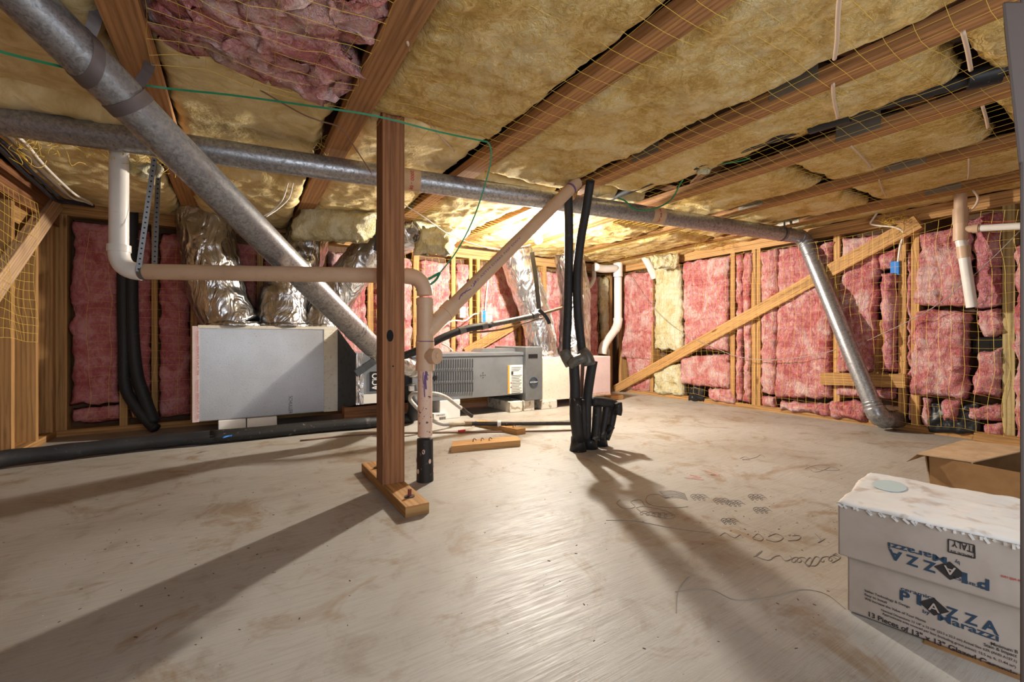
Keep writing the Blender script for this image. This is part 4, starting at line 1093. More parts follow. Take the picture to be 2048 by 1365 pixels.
# foil ducts
def foil_duct(label, pts, R, seed, collar=True):
    t = thing('foil_duct', label, 'duct', pts[0], 'foil flex ducts over the furnace')
    path = spline([V(p) for p in pts], 12); n = len(path)
    b = MB(); b.tube(path, [R(i / (n - 1)) if callable(R) else R for i in range(n)], 34)
    b.v = [tuple(V(v) + V((fbm(V(v) + V((seed, 0, 0)), 16, 3), fbm(V(v) + V((0, seed, 0)), 16, 3), fbm(V(v) + V((0, 0, seed)), 16, 3))) * .011) for v in b.v]
    b.build('duct_sleeve', 'foil', t, True)
    if collar:
        c = path[0]; r0 = R(0) if callable(R) else R
        cb = MB().tube([c - V((0, 0, .004)), c + V((0, 0, .012)), c + V((0, 0, .03))], [r0 * 1.08, r0 * 1.12, r0 * .98], 30)
        cb.v = [tuple(V(v) + V((fbm(v, 22, 3), fbm(V(v) + V((5, 0, 0)), 22, 3), fbm(V(v) + V((0, 5, 0)), 22, 3) * .6)) * .012) for v in cb.v]
        cb.build('crumpled_collar', 'foil', t, True)
    return t
def fo(px, py, Y): return onY(px, py, Y)
foil_duct('leftmost foil flex duct rising from the silver plenum', [V((-.02, 3.40, .655)), fo(440, 600, 3.42), fo(424, 520, 3.44), fo(412, 450, 3.46), fo(408, 415, 3.47)], lambda t: .165 - .01 * t, 3)
foil_duct('middle foil flex duct between the leftmost duct and the diagonal pipe', [V((.275, 3.40, .655)), fo(566, 610, 3.42), fo(590, 550, 3.44), fo(612, 490, 3.46), fo(622, 450, 3.47)], lambda t: .165 - .03 * t, 5)
foil_duct('foil flex duct leaning right behind the diagonal pipe and post', [V((.50, 3.40, .655)), fo(660, 612, 3.40), fo(690, 566, 3.34), fo(748, 500, 3.24), fo(812, 468, 3.12), fo(840, 452, 3.05)], lambda t: .135 - .01 * t, 7)
foil_duct('bright foil flex duct leaning left beside the lamp', [V((2.335, 3.24, .42)), fo(1078, 660, 3.25), fo(1062, 600, 3.27), fo(1044, 550, 3.29), fo(1030, 505, 3.31)], lambda t: .135 + .012 * t, 9)
foil_duct('foil flex duct hidden partly by the black pipes', [V((2.70, 3.24, .42)), fo(1150, 650, 3.27), fo(1150, 590, 3.3), fo(1142, 540, 3.33), fo(1136, 500, 3.35)], lambda t: .15 - .01 * t, 11)
_p = onF(760, 455, 2.7)
tag(MB().ribbon([onF(758, 440, 2.75), onF(756, 480, 2.74), onF(752, 502, 2.73)], .035, CAMP - _p, .004, 4).build('black_hanger_strap', 'cable_black'), 'black strap hanging down left of the post by the foil duct', 'strap')

# white pvc in the far corner
wp = thing('white_corner_pipe', 'white plastic pipe with tee and bends in the far corner', 'pipe', onY(1205, 705, 3.36))
T_ = onY(1236, 537, 3.42); r3 = .045
Bq = V((T_.x, T_.y, onY(1237, 652, 3.42).z)); Eq = onY(1206, 694, 3.36); Eq2 = V((Eq.x - .012, Eq.y, .42))
MB().tube([V((T_.x, T_.y, ZC + .02)), V((T_.x, T_.y, T_.z - .06))], r3 + .004, 20).build('tee_body', 'pvc_white', wp, 'auto')
MB().tube([T_, onY(1205, 538, 3.42), onY(1190, 534, 3.4)], r3 - .004, 18, smooth=3).build('tee_branch', 'pvc_white', wp, True)
_e = elbow_path(T_, Bq, Eq, .07); _e2 = elbow_path(_e[-1], Eq, Eq2, .05)
MB().tube([T_, _e[0]], r3 - .004, 20).build('pipe', 'pvc_white', wp, 'auto')
MB().tube(_e, r3 + .002, 20).build('bend', 'pvc_white', wp, 'auto')
MB().tube([_e[-1], _e2[0]], r3 - .004, 20).build('pipe', 'pvc_white', wp, 'auto')
MB().tube(_e2 + [Eq2], r3 + .001, 20).build('bend', 'pvc_white', wp, 'auto')
for zz in (T_.z - .06, _e[0].z + .012):
    MB().tube([V((T_.x, T_.y, zz)), V((T_.x, T_.y, zz - .03))], r3 + .005, 20).build('collar', 'pvc_white', wp, 'auto')
MB().tube([V((T_.x, T_.y, T_.z - .095)), V((T_.x, T_.y, T_.z - .099))], r3 - .002, 20).build('primer_ring', 'ink_purple', wp, 'auto')
tag(MB().tube([onX(1288, 512, XR - .12), onX(1298, 530, XR - .06), onX(1310, 556, XR + .01)], .036, 16).build('short_white_pipe', 'pvc_white', None, 'auto'), 'short white pipe stub slanting out above the tall yellow batt', 'pipe')
wire('grey_conduit', 'grey conduit curving past the black pipes in the far corner', [onY(1165, 586, 3.4), onY(1180, 572, 3.42), onY(1188, 555, 3.44), onY(1186, 535, 3.45)], .022, 'hose_grey', 5, 'conduit', 12)
# white vent pipe on right wall
rv = thing('white_vent_pipe', 'white plastic vent pipe with side branch on the right wall', 'pipe', onX(1942, 615, XR - .07))
X_ = XR - .12
t0, t1, t2, t3 = onX(1919, 385, X_), onX(1921, 455, X_), onX(1926, 500, X_), onX(1944, 615, X_ + .03)
MB().tube([V((t0.x, t1.y, ZC + .03)), V((t0.x, t1.y, onX(1919, 420, X_).z))], .0275, 20).build('pipe', 'pvc_tan', rv, 'auto')
MB().tube([V((t0.x, t1.y, onX(1919, 418, X_).z)), V((t0.x, t1.y, onX(1919, 448, X_).z))], .0335, 20).build('collar', 'pvc_tan', rv, 'auto')
MB().tube([V((t0.x, t1.y, onX(1919, 446, X_).z)), t1 + V((0, 0, -.075))], .031, 20).build('tee_body', 'pvc_tan', rv, 'auto')
MB().tube([t1 + V((0, 0, -.06)), t2], .0245, 20).build('pipe', 'pvc_white', rv, 'auto')
MB().tube([t2 + V((0, 0, .02)), t2 + (t3 - t2).normalized() * .045], .029, 20).build('bend_collar', 'pvc_tan', rv, 'auto')
MB().tube([t2, t3], .0245, 20).build('sloping_pipe', 'pvc_white', rv, 'auto')
b0, b1 = onX(1924, 459, X_), onX(1960, 457, X_)
MB().tube([b0, b1], .021, 18).build('branch_neck', 'pvc_tan', rv, 'auto')
b2 = onX(2120, 448, X_)
MB().tube([onX(1946, 458, X_), onX(1957, 457, X_)], .0245, 18).build('branch_collar', 'pvc_tan', rv, 'auto')
MB().tube([onX(1954, 457, X_), b2], .0185, 18).build('branch_pipe', 'pvc_white', rv, 'auto')
MB().tube([onX(1957, 457, X_), onX(1960, 457, X_)], .019, 18).build('primer_ring', 'ink_purple', rv, 'auto')
text_on('SCH 40 PVC-DWV ASTM D-2665 NSF', onX(1968, 449, X_ - .0185), onX(2030, 444, X_ - .0185), (0, 0, 1), .009, 'ink_red', rv, bold=-.003)

# electrical boxes
def ebox(name, label, px0, py0, px1, py1, plane, mat, d=.05):
    p, q = (onX(px0, py0, XR), onX(px1, py1, XR)) if plane == 'R' else (onY(px0, py0, YB), onY(px1, py1, YB))
    t = thing(name, label, 'electrical box', (p + q) / 2)
    n = V((-1, 0, 0)) if plane == 'R' else V((0, -1, 0))
    MB().box(p + n * d, q - n * .02).build('box', mat, t, bevel=.004)
    return t, p, q
t, p, q = ebox('junction_box', 'bright blue plastic electrical box under the brace on the right wall', 1782, 524, 1800, 550, 'R', 'blue_box', .015)
t, p, q = ebox('switch_box', 'metal box with blue tape on the back wall', 958, 624, 980, 646, 'B', 'box_grey')
MB().box((p.x + .01, YB - .053, q.z + .004), (p.x + .04, YB - .049, p.z + .01)).build('blue_tape', 'blue_box', t)
t, p, q = ebox('outlet_box', 'grey outlet box with two sockets on the back wall', 915, 614, 927, 637, 'B', 'box_grey')
for f in (.3, .7):
    MB().disc(((p.x + q.x) / 2, YB - .05, p.z + (q.z - p.z) * f), (0, -1, 0), .013, .003, 14).build('socket', 'white_plastic', t)
wire('wall_cable', 'white cable dropping straight down to the switch box', [onY(977, 555, YB - .03), onY(973, 590, YB - .03), onY(970, 624, YB - .03)], .007, 'cable_white', 3)
wire('wall_cable', 'white cable curving left from the switch box towards the tan pipe', [onY(958, 627, YB - .05), onY(946, 630, YB - .08), onY(930, 642, YB - .1), onY(905, 642, YB - .1), onY(886, 654, YB - .12), onY(868, 672, YB - .14)], .006, 'cable_white')
wire('wall_cable', 'white cable dropping onto the furnace top', [onY(884, 688, YB - .2), onY(896, 694, YB - .3), onY(905, 702, YB - .4)], .006, 'cable_white', 4)

# black plastic and vent square
def sheet(label, quad, seed):
    P = [onX(px, py, XR + .015) for px, py in quad]
    m = batt_mesh(P[3], P[2], P[1], P[0], (-1, 0, 0), .03, 26, 20, seed, edge=.03, amp=.02, rag=.01)
    return tag(m.build('black_plastic', 'black_sheet', None, True), label, 'plastic sheet')
sheet('crumpled black plastic sheet at the foot of the right wall behind the cardboard box', [(1862, 806), (1962, 806), (1966, 872), (1858, 864)], 51)
sheet('black mesh square at the floor below the pink batts', [(1380, 774), (1412, 776), (1412, 806), (1378, 802)], 53)
tag(MB().box((XR + .02, onX(2008, 700, XR).y, onX(2000, 690, XR).z - .05), (XR + .06, onX(1944, 700, XR).y, onX(2000, 690, XR).z + .04)).build('black_gap_board', 'hole_dark'), 'black strip showing between the torn pink pieces beside the treated stud', 'board')

# ================================================================== LAMP
LAMP = V((1.83, 2.59, 1.285))
lamp = thing('bare_bulb_lamp', 'glowing bare bulb lamp hung under the ceiling beyond the tan pipe', 'lamp', LAMP)
MB().tube([LAMP + V((0, 0, .045)), LAMP + V((0, 0, .10))], .02, 16).build('socket', 'white_plastic', lamp, 'auto')
t = NT('bulb_glow'); t.b.inputs['Emission Color'].default_value = (1, .96, .90, 1); t.b.inputs['Emission Strength'].default_value = 900; t.set((1, 1, 1), .4)
MB().tube([LAMP + V((0, 0, -.032)), LAMP + V((0, 0, -.028)), LAMP + V((0, 0, -.015)), LAMP, LAMP + V((0, 0, .02)), LAMP + V((0, 0, .05))], [.006, .016, .028, .031, .026, .014], 20).build('bulb', 'bulb_glow', lamp, True)
ld = bpy.data.lights.new('bulb_light', 'POINT'); ld.energy = 40; ld.color = (1, .925, .81); ld.shadow_soft_size = .02
ld.use_nodes = True
_lt = ld.node_tree; _fo = _lt.nodes.new('ShaderNodeLightFalloff'); _fo.inputs['Strength'].default_value = 1.0; _fo.inputs['Smooth'].default_value = 0.0
_lt.links.new(_fo.outputs['Linear'], _lt.nodes['Emission'].inputs['Strength'])
lo = bpy.data.objects.new('bulb_light', ld); lo.location = LAMP + V((0, 0, -.08)); COL.objects.link(lo)

# ================================================================== LOOSE THINGS ON THE FLOOR
def plank(label, quad, h, nails):
    P = [fl(*q) for q in quad]
    t = thing('wood_block', label, 'wood block', P[0])
    MB().hexa(P + [p + V((0, 0, h)) for p in P]).build('block', 'wood_stud', t)
    for a, b in nails:
        p = onZ(a, b, h); MB().tube([p, p + V((.002, .001, .012)), p + V((.012, .004, .014)), p + V((.02, .002, .006))], .0022, 5, smooth=2).build('bent_nail', 'bolt_dark', t)
    return t
plank('short wooden block with nails on the concrete right of the tan pipe', [(902, 906), (1041, 893), (1034, 884), (905, 895)], .032, [(946, 884), (962, 883), (978, 882)])
plank('wooden block propping up the gas pipe beside its clamp', [(1034, 871), (1051, 868), (968, 851), (950, 853)], .034, [(1012, 853), (1026, 856)])
# tile cartons
ang = math.atan2(-.234, .039)
fd = V((math.cos(ang), math.sin(ang), 0)); fn = V((fd.y, -fd.x, 0));  # along the printed face, and outwards
if fn.x > 0: fn = -fn
C0 = fl(1694, 1224)
def carton(label, c0, z0, h, L, D, wrap):
    t = thing('tile_carton', label, 'box', c0 + V((0, 0, z0)), 'tile cartons in the right foreground')
    a = V((c0.x, c0.y, z0)); P = [a, a + fd * L, a + fd * L - fn * D, a - fn * D]
    MB().hexa(P + [p + V((0, 0, h)) for p in P]).build('carton', 'carton_white', t, bevel=.004)
    if wrap:
        q = [p + V((0, 0, h + .0008)) for p in P]
        m = batt_mesh(q[0] + fn * .002 - fd * .004, q[1] + fn * .002, q[2], q[3] - fd * .004, (0, 0, 1), .006, 50, 46, 61, edge=.02, amp=.0035, rag=.003, sc=16)
        m.build('shrink_wrap', 'shrink_wrap', t, True)
        for k in range(34):
            sx = (k + random.random()) / 34 * L
            p0 = q[0] + fd * sx + fn * .003; p1 = p0 + V((0, 0, -.003 - random.random() * .006)) + fd * (random.random() - .2) * .012
            MB().ribbon([p0, p1], .004, fn, .001).build('wrap_shred', 'shrink_wrap', t)
    return t
H1, H2 = .117, .108
low = carton('lower white tile carton printed with large blue lettering right way up', C0, 0.002, H1, .34, .31, False)
C1 = C0 - fd * .012 + V((-.012, .0, 0))
up_ = carton('upper white tile carton with upside-down blue lettering and wrapped top', C1, .002 + H1, H2, .34, .31, True)
MB().disc(C1 - fn * .20 + fd * .055 + V((0, 0, H1 + H2 + .0095)), (0, 0, 1), .030, .001, 18, .05, up=fn).build('teal_sticker', 'teal_print', up_)
def onface(px, py, c0):
    d = ray(px, py); k = (V((c0.x, c0.y, CAMH)) - CAMP).dot(fn) / d.dot(fn)
    return CAMP + d * k
UP = V((0, 0, 1))
def ft(body, a, b, hpx, mat, t, c, up=UP, bold=.015):
    p, q = onface(*a, c), onface(*b, c)
    k = hpx * (p - CAMP).length / 1330.0
    h = hpx
    return text_on(body, p, q, up, h, mat, t, bold=bold)
for ch, a, b in (('P', (1800, 1199), (1820, 1206)), ('I', (1834, 1208), (1843, 1212)), ('Z', (1892, 1232), (1917, 1241)), ('Z', (1929, 1245), (1956, 1254)), ('A', (1964, 1257), (1997, 1270))):
    ft(ch, a, b, .0185, 'ink_blue', low, C0, bold=.03)
def diamond(t, c, ctr, r):
    p = onface(*ctr, c) + fn * .0012
    MB().add([p - fd * r, p - UP * r * .8, p + fd * r, p + UP * r * .8], [(0, 1, 2, 3)]).build('printed_diamond', 'ink_black', t)
    return p
pd_ = diamond(low, C0, (1868, 1214), .021)
text_on('A', pd_ - fd * .008 - UP * .008, pd_ + fd * .008 - UP * .008, UP, .015, 'carton_white', low, bold=.01, lift=.0015)
ft('ceramica', (1802, 1180), (1872, 1202), .007, 'ink_blue', low, C0)
ft('by', (1846, 1226), (1860, 1230), .007, 'ink_blue', low, C0)
ft('Marazzi', (1876, 1240), (1998, 1284), .013, 'ink_blue', low, C0, bold=.02)
ft('Italian Technology & Design', (1730, 1183), (1820, 1217), .0045, 'ink_black', low, C0)
ft('Easy to Install', (1730, 1191), (1774, 1208), .0045, 'ink_black', low, C0)
ft('Will Increase the Value of Your Home', (1730, 1199), (1852, 1246), .0045, 'ink_black', low, C0)
ft('Nominal Dimensions: 13 1/4" x 13 1/4" (33.3 x 33.3 cm) Actual Size ±2% (ANSI A137.1)', (1763, 1222), (2034, 1326), .0042, 'ink_black', low, C0)
ft('Approximate area covered per box (including grout joints): 15.5 sq. ft. (1.44 m²)', (1765, 1229), (2032, 1337), .0042, 'ink_black', low, C0)
ft('13 Pieces of 13" x 13" Glazed Ceramic', (1738, 1233), (2034, 1355), .0095, 'ink_black', low, C0, bold=.02)
ft('Minimum B', (1982, 1290), (2036, 1308), .0055, 'ink_black', low, C0)
ft('Stain & Impact', (1968, 1292), (2034, 1316), .0055, 'ink_black', low, C0)
DN = V((0, 0, -1))
for ch, a, b in (('P', (1979, 1161), (1955, 1154)), ('I', (1935, 1148), (1924, 1145)), ('Z', (1873, 1128), (1847, 1120)), ('Z', (1838, 1117), (1813, 1109)), ('A', (1805, 1107), (1777, 1098))):
    ft(ch, a, b, .0185, 'ink_blue', up_, C1, DN, .03)
pd_ = diamond(up_, C1, (1900, 1142), .021)
text_on('A', pd_ + fd * .008 + UP * .008, pd_ - fd * .008 + UP * .008, DN, .015, 'carton_white', up_, bold=.01, lift=.0015)
ft('ceramica', (1978, 1178), (1906, 1152), .007, 'ink_blue', up_, C1, DN)
ft('by', (1920, 1124), (1910, 1120), .007, 'ink_blue', up_, C1, DN)
ft('Marazzi', (1894, 1116), (1776, 1085), .012, 'ink_blue', up_, C1, DN, .02)
ft('ITALY', (1948, 1094), (1904, 1080), .012, 'ink_black', up_, C1, DN, .02)
ft('MADE IN', (1944, 1112), (1902, 1100), .005, 'ink_black', up_, C1, DN, .01)
fr_ = [onface(*q, C1) + fn * .0012 for q in ((1897, 1079), (1949, 1091), (1950, 1117), (1897, 1104))]
_m = MB()
for k in range(4): _m.ribbon([fr_[k], fr_[(k + 1) % 4]], .0018, fn, .0006)
_m.build('printed_frame', 'ink_black', up_)
ft('Handle with care', (2060, 1165), (2002, 1150), .005, 'ink_red', up_, C1, DN)
# scrap of cardboard under the cartons
a = C0 + fd * .12 + fn * .012
tag(MB().hexa([a, a + fd * .3, a + fd * .3 - fn * .1, a - fn * .1, a + V((0, 0, .0018)), a + fd * .3 + V((0, 0, .0018)), a + fd * .3 - fn * .1 + V((0, 0, .0018)), a - fn * .1 + V((0, 0, .0018))]).build('cardboard_scrap', 'cardboard'), 'torn cardboard sheet under the tile cartons', 'cardboard')
# open cardboard box
cb = thing('cardboard_box', 'open brown cardboard box with a flap folded over, behind the tile cartons', 'box', fl(1862, 985))
b0 = fl(1862, 985); L, D, H = .62, .36, .138; th = .004
bd2 = V((-.10, -.995, 0)).normalized(); bn = V((.995, -.10, 0)).normalized()
q = [b0, b0 + bd2 * L, b0 + bd2 * L + bn * D, b0 + bn * D]
def wallp(nm, a, b, h, lean=V((0, 0, 0)), mat='cardboard'):
    d = (b - a).normalized(); n = d.cross(UP)
    P = [a, b, b + n * th, a + n * th]
    m = MB().hexa(P + [p + V((0, 0, h)) + lean for p in P]); return m.build(nm, mat, cb)
wallp('front_panel', q[0], q[1], H, -bn * .012)
wallp('back_panel', q[3], q[2], H + .004)
wallp('side_panel', q[0], q[3], H, -bd2 * .02, 'cardboard_pale')
wallp('side_panel', q[1], q[2], H)
MB().hexa([q[0], q[1], q[2], q[3]] + [p + V((0, 0, .006)) for p in q]).build('bottom_panel', 'cardboard', cb)
f0 = q[0] + V((0, 0, H)) - bd2 * .03 - bn * .03; f1 = q[3] + V((0, 0, H + .012)) - bd2 * .03
fq = [f0, f0 + bd2 * .15 + V((0, 0, .004)) + bn * .02, f1 + bd2 * .20 + V((0, 0, .01)), f1]
MB().hexa(fq + [p + V((0, 0, .004)) for p in fq]).build('folded_flap', 'cardboard_pale', cb)
c_ = onX(1850, 903, b0.x - .03)
fq = [f0, f0 + V((-.01, .03, -.035)), f1 + V((0, .03, -.03)), f1]
MB().hexa(fq + [p + V((0, -.003, .003)) for p in fq]).build('side_flap', 'cardboard', cb)
m = MB().ribbon([q[0] + bd2 * .21 - bn * .014 + V((0, 0, H - .002)), q[0] + bd2 * .21 - bn * .004 + V((0, 0, .004))], .11, -bn, .0012); m.build('packing_tape', 'clear_tape', cb)
bx = q[0] + bd2 * .30 + bn * .12
_m = MB().hexa([bx, bx + bd2 * .16, bx + bd2 * .16 + bn * .12, bx + bn * .12] + [p + V((0, 0, H - .012)) for p in (bx, bx + bd2 * .16, bx + bd2 * .16 + bn * .12, bx + bn * .12)])
for p in range(8): pass
tag(_m.build('inner_carton', 'cardboard', bevel=.012), 'smaller rounded carton lying inside the open cardboard box', 'box')
bx = q[0] + bd2 * .47 + bn * .05
tag(MB().hexa([bx + V((0, 0, .008)), bx + bd2 * .12 + V((0, 0, .008)), bx + bd2 * .12 + bn * .22 + V((0, 0, .008)), bx + bn * .22 + V((0, 0, .008))] + [p + V((0, 0, H - .03)) for p in (bx, bx + bd2 * .12, bx + bd2 * .12 + bn * .22, bx + bn * .22)]).build('paper_wrapping', 'cardboard_pale', bevel=.02), 'crumpled brown paper inside the open cardboard box', 'paper')

# near door jamb at the right edge
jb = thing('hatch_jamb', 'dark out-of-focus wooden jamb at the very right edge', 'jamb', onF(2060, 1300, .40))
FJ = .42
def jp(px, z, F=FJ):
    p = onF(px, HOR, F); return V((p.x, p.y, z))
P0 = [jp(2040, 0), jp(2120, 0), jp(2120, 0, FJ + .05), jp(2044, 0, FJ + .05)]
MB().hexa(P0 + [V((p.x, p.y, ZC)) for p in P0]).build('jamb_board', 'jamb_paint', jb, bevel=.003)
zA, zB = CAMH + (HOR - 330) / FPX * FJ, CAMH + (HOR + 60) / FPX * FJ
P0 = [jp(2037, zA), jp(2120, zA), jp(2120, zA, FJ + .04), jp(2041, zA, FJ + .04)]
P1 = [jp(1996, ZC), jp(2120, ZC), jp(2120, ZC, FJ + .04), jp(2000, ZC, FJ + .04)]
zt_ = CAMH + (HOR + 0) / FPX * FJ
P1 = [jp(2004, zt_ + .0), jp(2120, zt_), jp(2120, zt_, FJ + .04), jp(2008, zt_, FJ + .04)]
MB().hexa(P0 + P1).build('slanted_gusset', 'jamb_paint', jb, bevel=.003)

# ================================================================== NETTING
def net(name, label, fpos, nu, nv, r, cat='netting', sub=1, keep=None):
    b = MB()
    def strand(pts):
        n = 3; m = len(pts); P, F = [], []
        for i in range(m):
            d = (pts[min(i + 1, m - 1)] - pts[max(i - 1, 0)]).normalized(); a = d.orthogonal().normalized(); c = d.cross(a)
            for k in range(n):
                P.append(pts[i] + (a * math.cos(k * 2.0944) + c * math.sin(k * 2.0944)) * r)
        for i in range(m - 1):
            for k in range(n):
                j = (k + 1) % n; F.append((i * n + k, i * n + j, (i + 1) * n + j, (i + 1) * n + k))
        b.add(P, F)
    for i in range(nu + 1):
        run = []
        for j in range(nv * sub + 1):
            p = fpos(i / nu, j / (nv * sub))
            if p is None:
                if len(run) > 1: strand(run)
                run = []
            else: run.append(p)
        if len(run) > 1: strand(run)
    for j in range(nv + 1):
        run = []
        for i in range(nu * sub + 1):
            p = fpos(i / (nu * sub), j / nv)
            if p is None:
                if len(run) > 1: strand(run)
                run = []
            else: run.append(p)
        if len(run) > 1: strand(run)
    o = b.build(name, 'net_yellow'); o['kind'] = 'stuff'
    return tag(o, label, cat)
def wv(p, s, a): return V((fbm(p, s, 2), fbm(V(p) + V((7, 3, 1)), s, 2), fbm(V(p) + V((1, 8, 4)), s, 2))) * a
def cnet(x0, x1, y0, y1):
    def f(u, v):
        x = x0 + (x1 - x0) * u; y = y0 + (y1 - y0) * v
        dmin = min(abs(x - t) for t in TX)
        z = ZC - .004 if dmin < .05 else ZC - .004 + .014 * min(1, (dmin - .05) / .1)
        p = V((x, y, z)); w = wv(p, 3.0, .016); w.z = -abs(w.z) * .3
        return p + w
    return f
net('ceiling_netting', 'yellow string netting stretched under the ceiling at right and centre', cnet(.45, XR - .02, -.3, 1.75), 50, 34, .0006)
net('ceiling_netting', 'yellow string netting under the ceiling beyond the long duct', cnet(.5, XR - .02, 2.05, 3.55), 58, 30, .0007)
def cnet2(u, v):
    x = TX[0] + .05 + .52 * u; y = .6 + 1.0 * v; p = V((x, y, ZC - .03)); w = wv(p, 4, .03)
    return p + w
net('ceiling_netting', 'yellow netting holding up the torn pink ceiling blanket', cnet2, 9, 16, .0006)
def rnet(u, v):
    y = .45 + 2.9 * u; z = 1.27 - 1.2 * v; p = V((XR - .085, y, z)); w = wv(p, 2.6, .035)
    return p + w
net('wall_netting', 'yellow string netting hanging over the pink right wall', rnet, 54, 24, .0008, sub=2)
def bnet(u, v):
    x = .55 + 2.9 * u; z = 1.27 - .8 * v; p = V((x, YB - .06, z)); return p + wv(p, 3, .04)
net('wall_netting', 'yellow string netting hanging over the back wall', bnet, 44, 14, .0009, sub=2)
def lnet(u, v):
    y = 2.55 + .62 * u; z = 1.26 - .70 * v; p = V((XL + .035, y, z)); return p + wv(p, 2.5, .03)
net('wall_netting', 'yellow string netting over the bare studs of the left wall', lnet, 12, 16, .0008, sub=2)
def lbn(u, v):
    x = XL + .15 + .95 * u; z = 1.2 - 1.1 * v; p = V((x, YB - .05, z)); return p + wv(p, 2.5, .04)
net('wall_netting', 'sparse yellow netting over the shaded-in pink batts at left', lbn, 9, 22, .0008, sub=2)
# loose tangles of netting
def tangle(label, cx, cy, F, wpx, hpx, n, seed):
    rnd = random.Random(seed); b = MB()
    for k in range(n):
        a = onF(cx + rnd.uniform(-wpx, wpx), cy + rnd.uniform(-hpx, hpx), F)
        pts = [a]
        for s in range(4): pts.append(pts[-1] + V((rnd.uniform(-1, 1), rnd.uniform(-1, 1), rnd.uniform(-1, 1))) * .03)
        b.tube(pts, .0011, 4, smooth=3)
    o = b.build('netting_tangle', 'net_yellow', None, True); o['kind'] = 'stuff'; return tag(o, label, 'netting')
tangle('tangle of yellow netting under the long duct at far left', 130, 292, 1.66, 110, 12, 34, 1)
tangle('tangle of yellow netting beside the perforated strap', 310, 322, 1.75, 22, 10, 14, 2)
tangle('tangle of yellow netting above the long duct left of the post', 640, 282, 1.9, 60, 16, 26, 3)
tangle('tangle of yellow netting along the right wall top', 1830, 438, 2.75, 70, 12, 46, 4)
tangle('tangle of yellow netting where the wall meets the ceiling at far right corner', 1440, 492, 3.7, 50, 8, 22, 5)
tangle('tangle of yellow netting beside the far white pipe', 1290, 508, 4.2, 40, 8, 16, 6)

# ================================================================== MARKS AND DEBRIS ON THE FLOOR
def scribble(pts, w=.002, mat='pencil', smooth=4, name='pencil_mark'):
    w = w * .5
    MB().ribbon([fl(a, b, .0008) for a, b in pts], w, (0, 0, 1), .0008, smooth).build(name, mat, floor)
import itertools
# handwriting seen upside down ("together")
def loops(x0, x1, y, a, n, slope=0):
    out = []
    for k in range(n * 8 + 1):
        t = k / (n * 8); x = x0 + (x1 - x0) * t
        out.append((x + math.cos(k / 8 * 6.2832) * a * 1.4, y + slope * t + math.sin(k / 8 * 6.2832) * a))
    return out
scribble([(1507, 1114), (1516, 1110), (1524, 1102), (1512, 1112), (1530, 1120), (1540, 1120), (1548, 1114), (1560, 1112), (1570, 1122), (1582, 1118), (1580, 1112)], .003)
scribble(loops(1584, 1606, 1120, 5, 2), .003)
scribble([(1606, 1122), (1616, 1134), (1624, 1120), (1618, 1116), (1610, 1128), (1630, 1132), (1640, 1118), (1630, 1114), (1622, 1126)], .003)
scribble(loops(1640, 1672, 1120, 5, 2, -4), .003)
scribble([(1672, 1118), (1664, 1112), (1672, 1108), (1680, 1116), (1664, 1126)], .003)
scribble([(1440, 1072), (1450, 1066), (1460, 1072), (1470, 1076), (1480, 1070), (1486, 1076)], .003)
scribble([(1505, 1076), (1515, 1068), (1526, 1076), (1520, 1082), (1506, 1078)], .003)
scribble([(1532, 1080), (1552, 1084), (1566, 1076), (1552, 1068), (1536, 1074)], .003)
scribble([(1576, 1082), (1596, 1080), (1600, 1072), (1584, 1072)], .003); scribble([(1630, 1068), (1642, 1080), (1636, 1086), (1650, 1078)], .003)
scribble([(1346, 993), (1330, 996), (1318, 990), (1300, 990), (1292, 998), (1300, 1010), (1340, 1016), (1376, 1014)], .0035)
scribble([(1240, 1000), (1234, 1008), (1250, 1018), (1270, 1014), (1262, 1004), (1280, 1000), (1290, 1012)], .0035)
scribble(loops(1280, 1340, 1026, 4, 5, 6), .003)
scribble([(1272, 1016), (1290, 1014), (1330, 1022), (1350, 1032), (1336, 1038), (1290, 1028), (1274, 1018)], .003)
for k in range(7): scribble([(1318 + k * 2, 984 + k * 2.2), (1345 + k * 2, 982 + k * 2.4), (1370 + k, 988 + k * 2.2)], .0025)
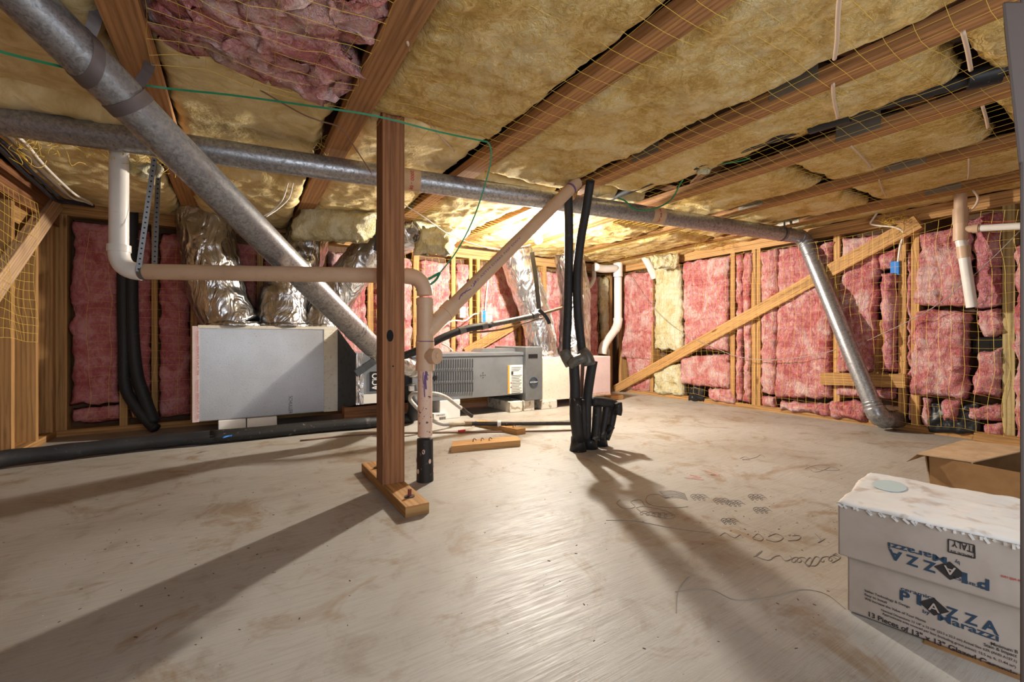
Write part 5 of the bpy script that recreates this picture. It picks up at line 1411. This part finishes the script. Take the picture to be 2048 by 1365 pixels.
for (cx, cy) in ((1395, 992), (1440, 1000), (1466, 1004), (1510, 992), (1456, 1040), (1520, 1018)):
    for k in range(3): scribble(loops(cx - 14 + k * 3, cx + 12 + k * 4, cy + k * 3, 3, 3), .002)
scribble([(1610, 938), (1640, 930), (1680, 940), (1640, 940), (1612, 930), (1630, 945), (1660, 935)], .003)
scribble([(1480, 918), (1490, 914), (1500, 920), (1484, 920), (1510, 916), (1522, 910), (1530, 916)], .003)
scribble([(1212, 1041), (1260, 1042), (1300, 1048), (1340, 1056), (1380, 1062), (1420, 1066)], .003)
scribble([(1380, 950), (1400, 955), (1372, 956), (1408, 960)], .024, 'chalk_red'); scribble([(1412, 942), (1436, 950), (1418, 950), (1438, 952)], .024, 'chalk_red')
scribble([(1350, 1184), (1420, 1180), (1470, 1200), (1540, 1196), (1600, 1180), (1650, 1188), (1690, 1218)], .0025, 'scuff_tan', 6, 'scuff_mark')
scribble([(1352, 1226), (1354, 1190), (1366, 1168), (1380, 1154)], .003, 'scuff_tan', 4, 'scuff_mark')
def chips(label, n, seed, mat, boxes, s0, s1):
    rnd = random.Random(seed); b = MB()
    for k in range(n):
        x0, y0, x1, y1 = boxes[rnd.randrange(len(boxes))]
        p = fl(rnd.uniform(x0, x1), rnd.uniform(y0, y1)); a = rnd.uniform(0, 6.28); s = rnd.uniform(s0, s1)
        d = V((math.cos(a), math.sin(a), 0))
        b.beam(p + V((0, 0, s * .12)) - d * s * rnd.uniform(.5, 1.6), p + V((0, 0, s * .12)) + d * s * .8, s * rnd.uniform(.4, .9), s * .24)
    o = b.build('floor_debris', mat); o['kind'] = 'stuff'; return tag(o, label, 'debris')
chips('scattered dark wood chips and crumbs over the concrete floor', 330, 11, 'debris', [(0, 900, 700, 1300), (100, 950, 600, 1150), (900, 950, 1700, 1300), (1450, 1000, 1690, 1100), (650, 880, 1150, 960), (1300, 830, 1850, 960)], .001, .0035)
chips('scattered pale crumbs over the concrete floor', 150, 12, 'debris_pale', [(0, 900, 700, 1300), (900, 950, 1700, 1200), (1300, 830, 1850, 960)], .0008, .0025)
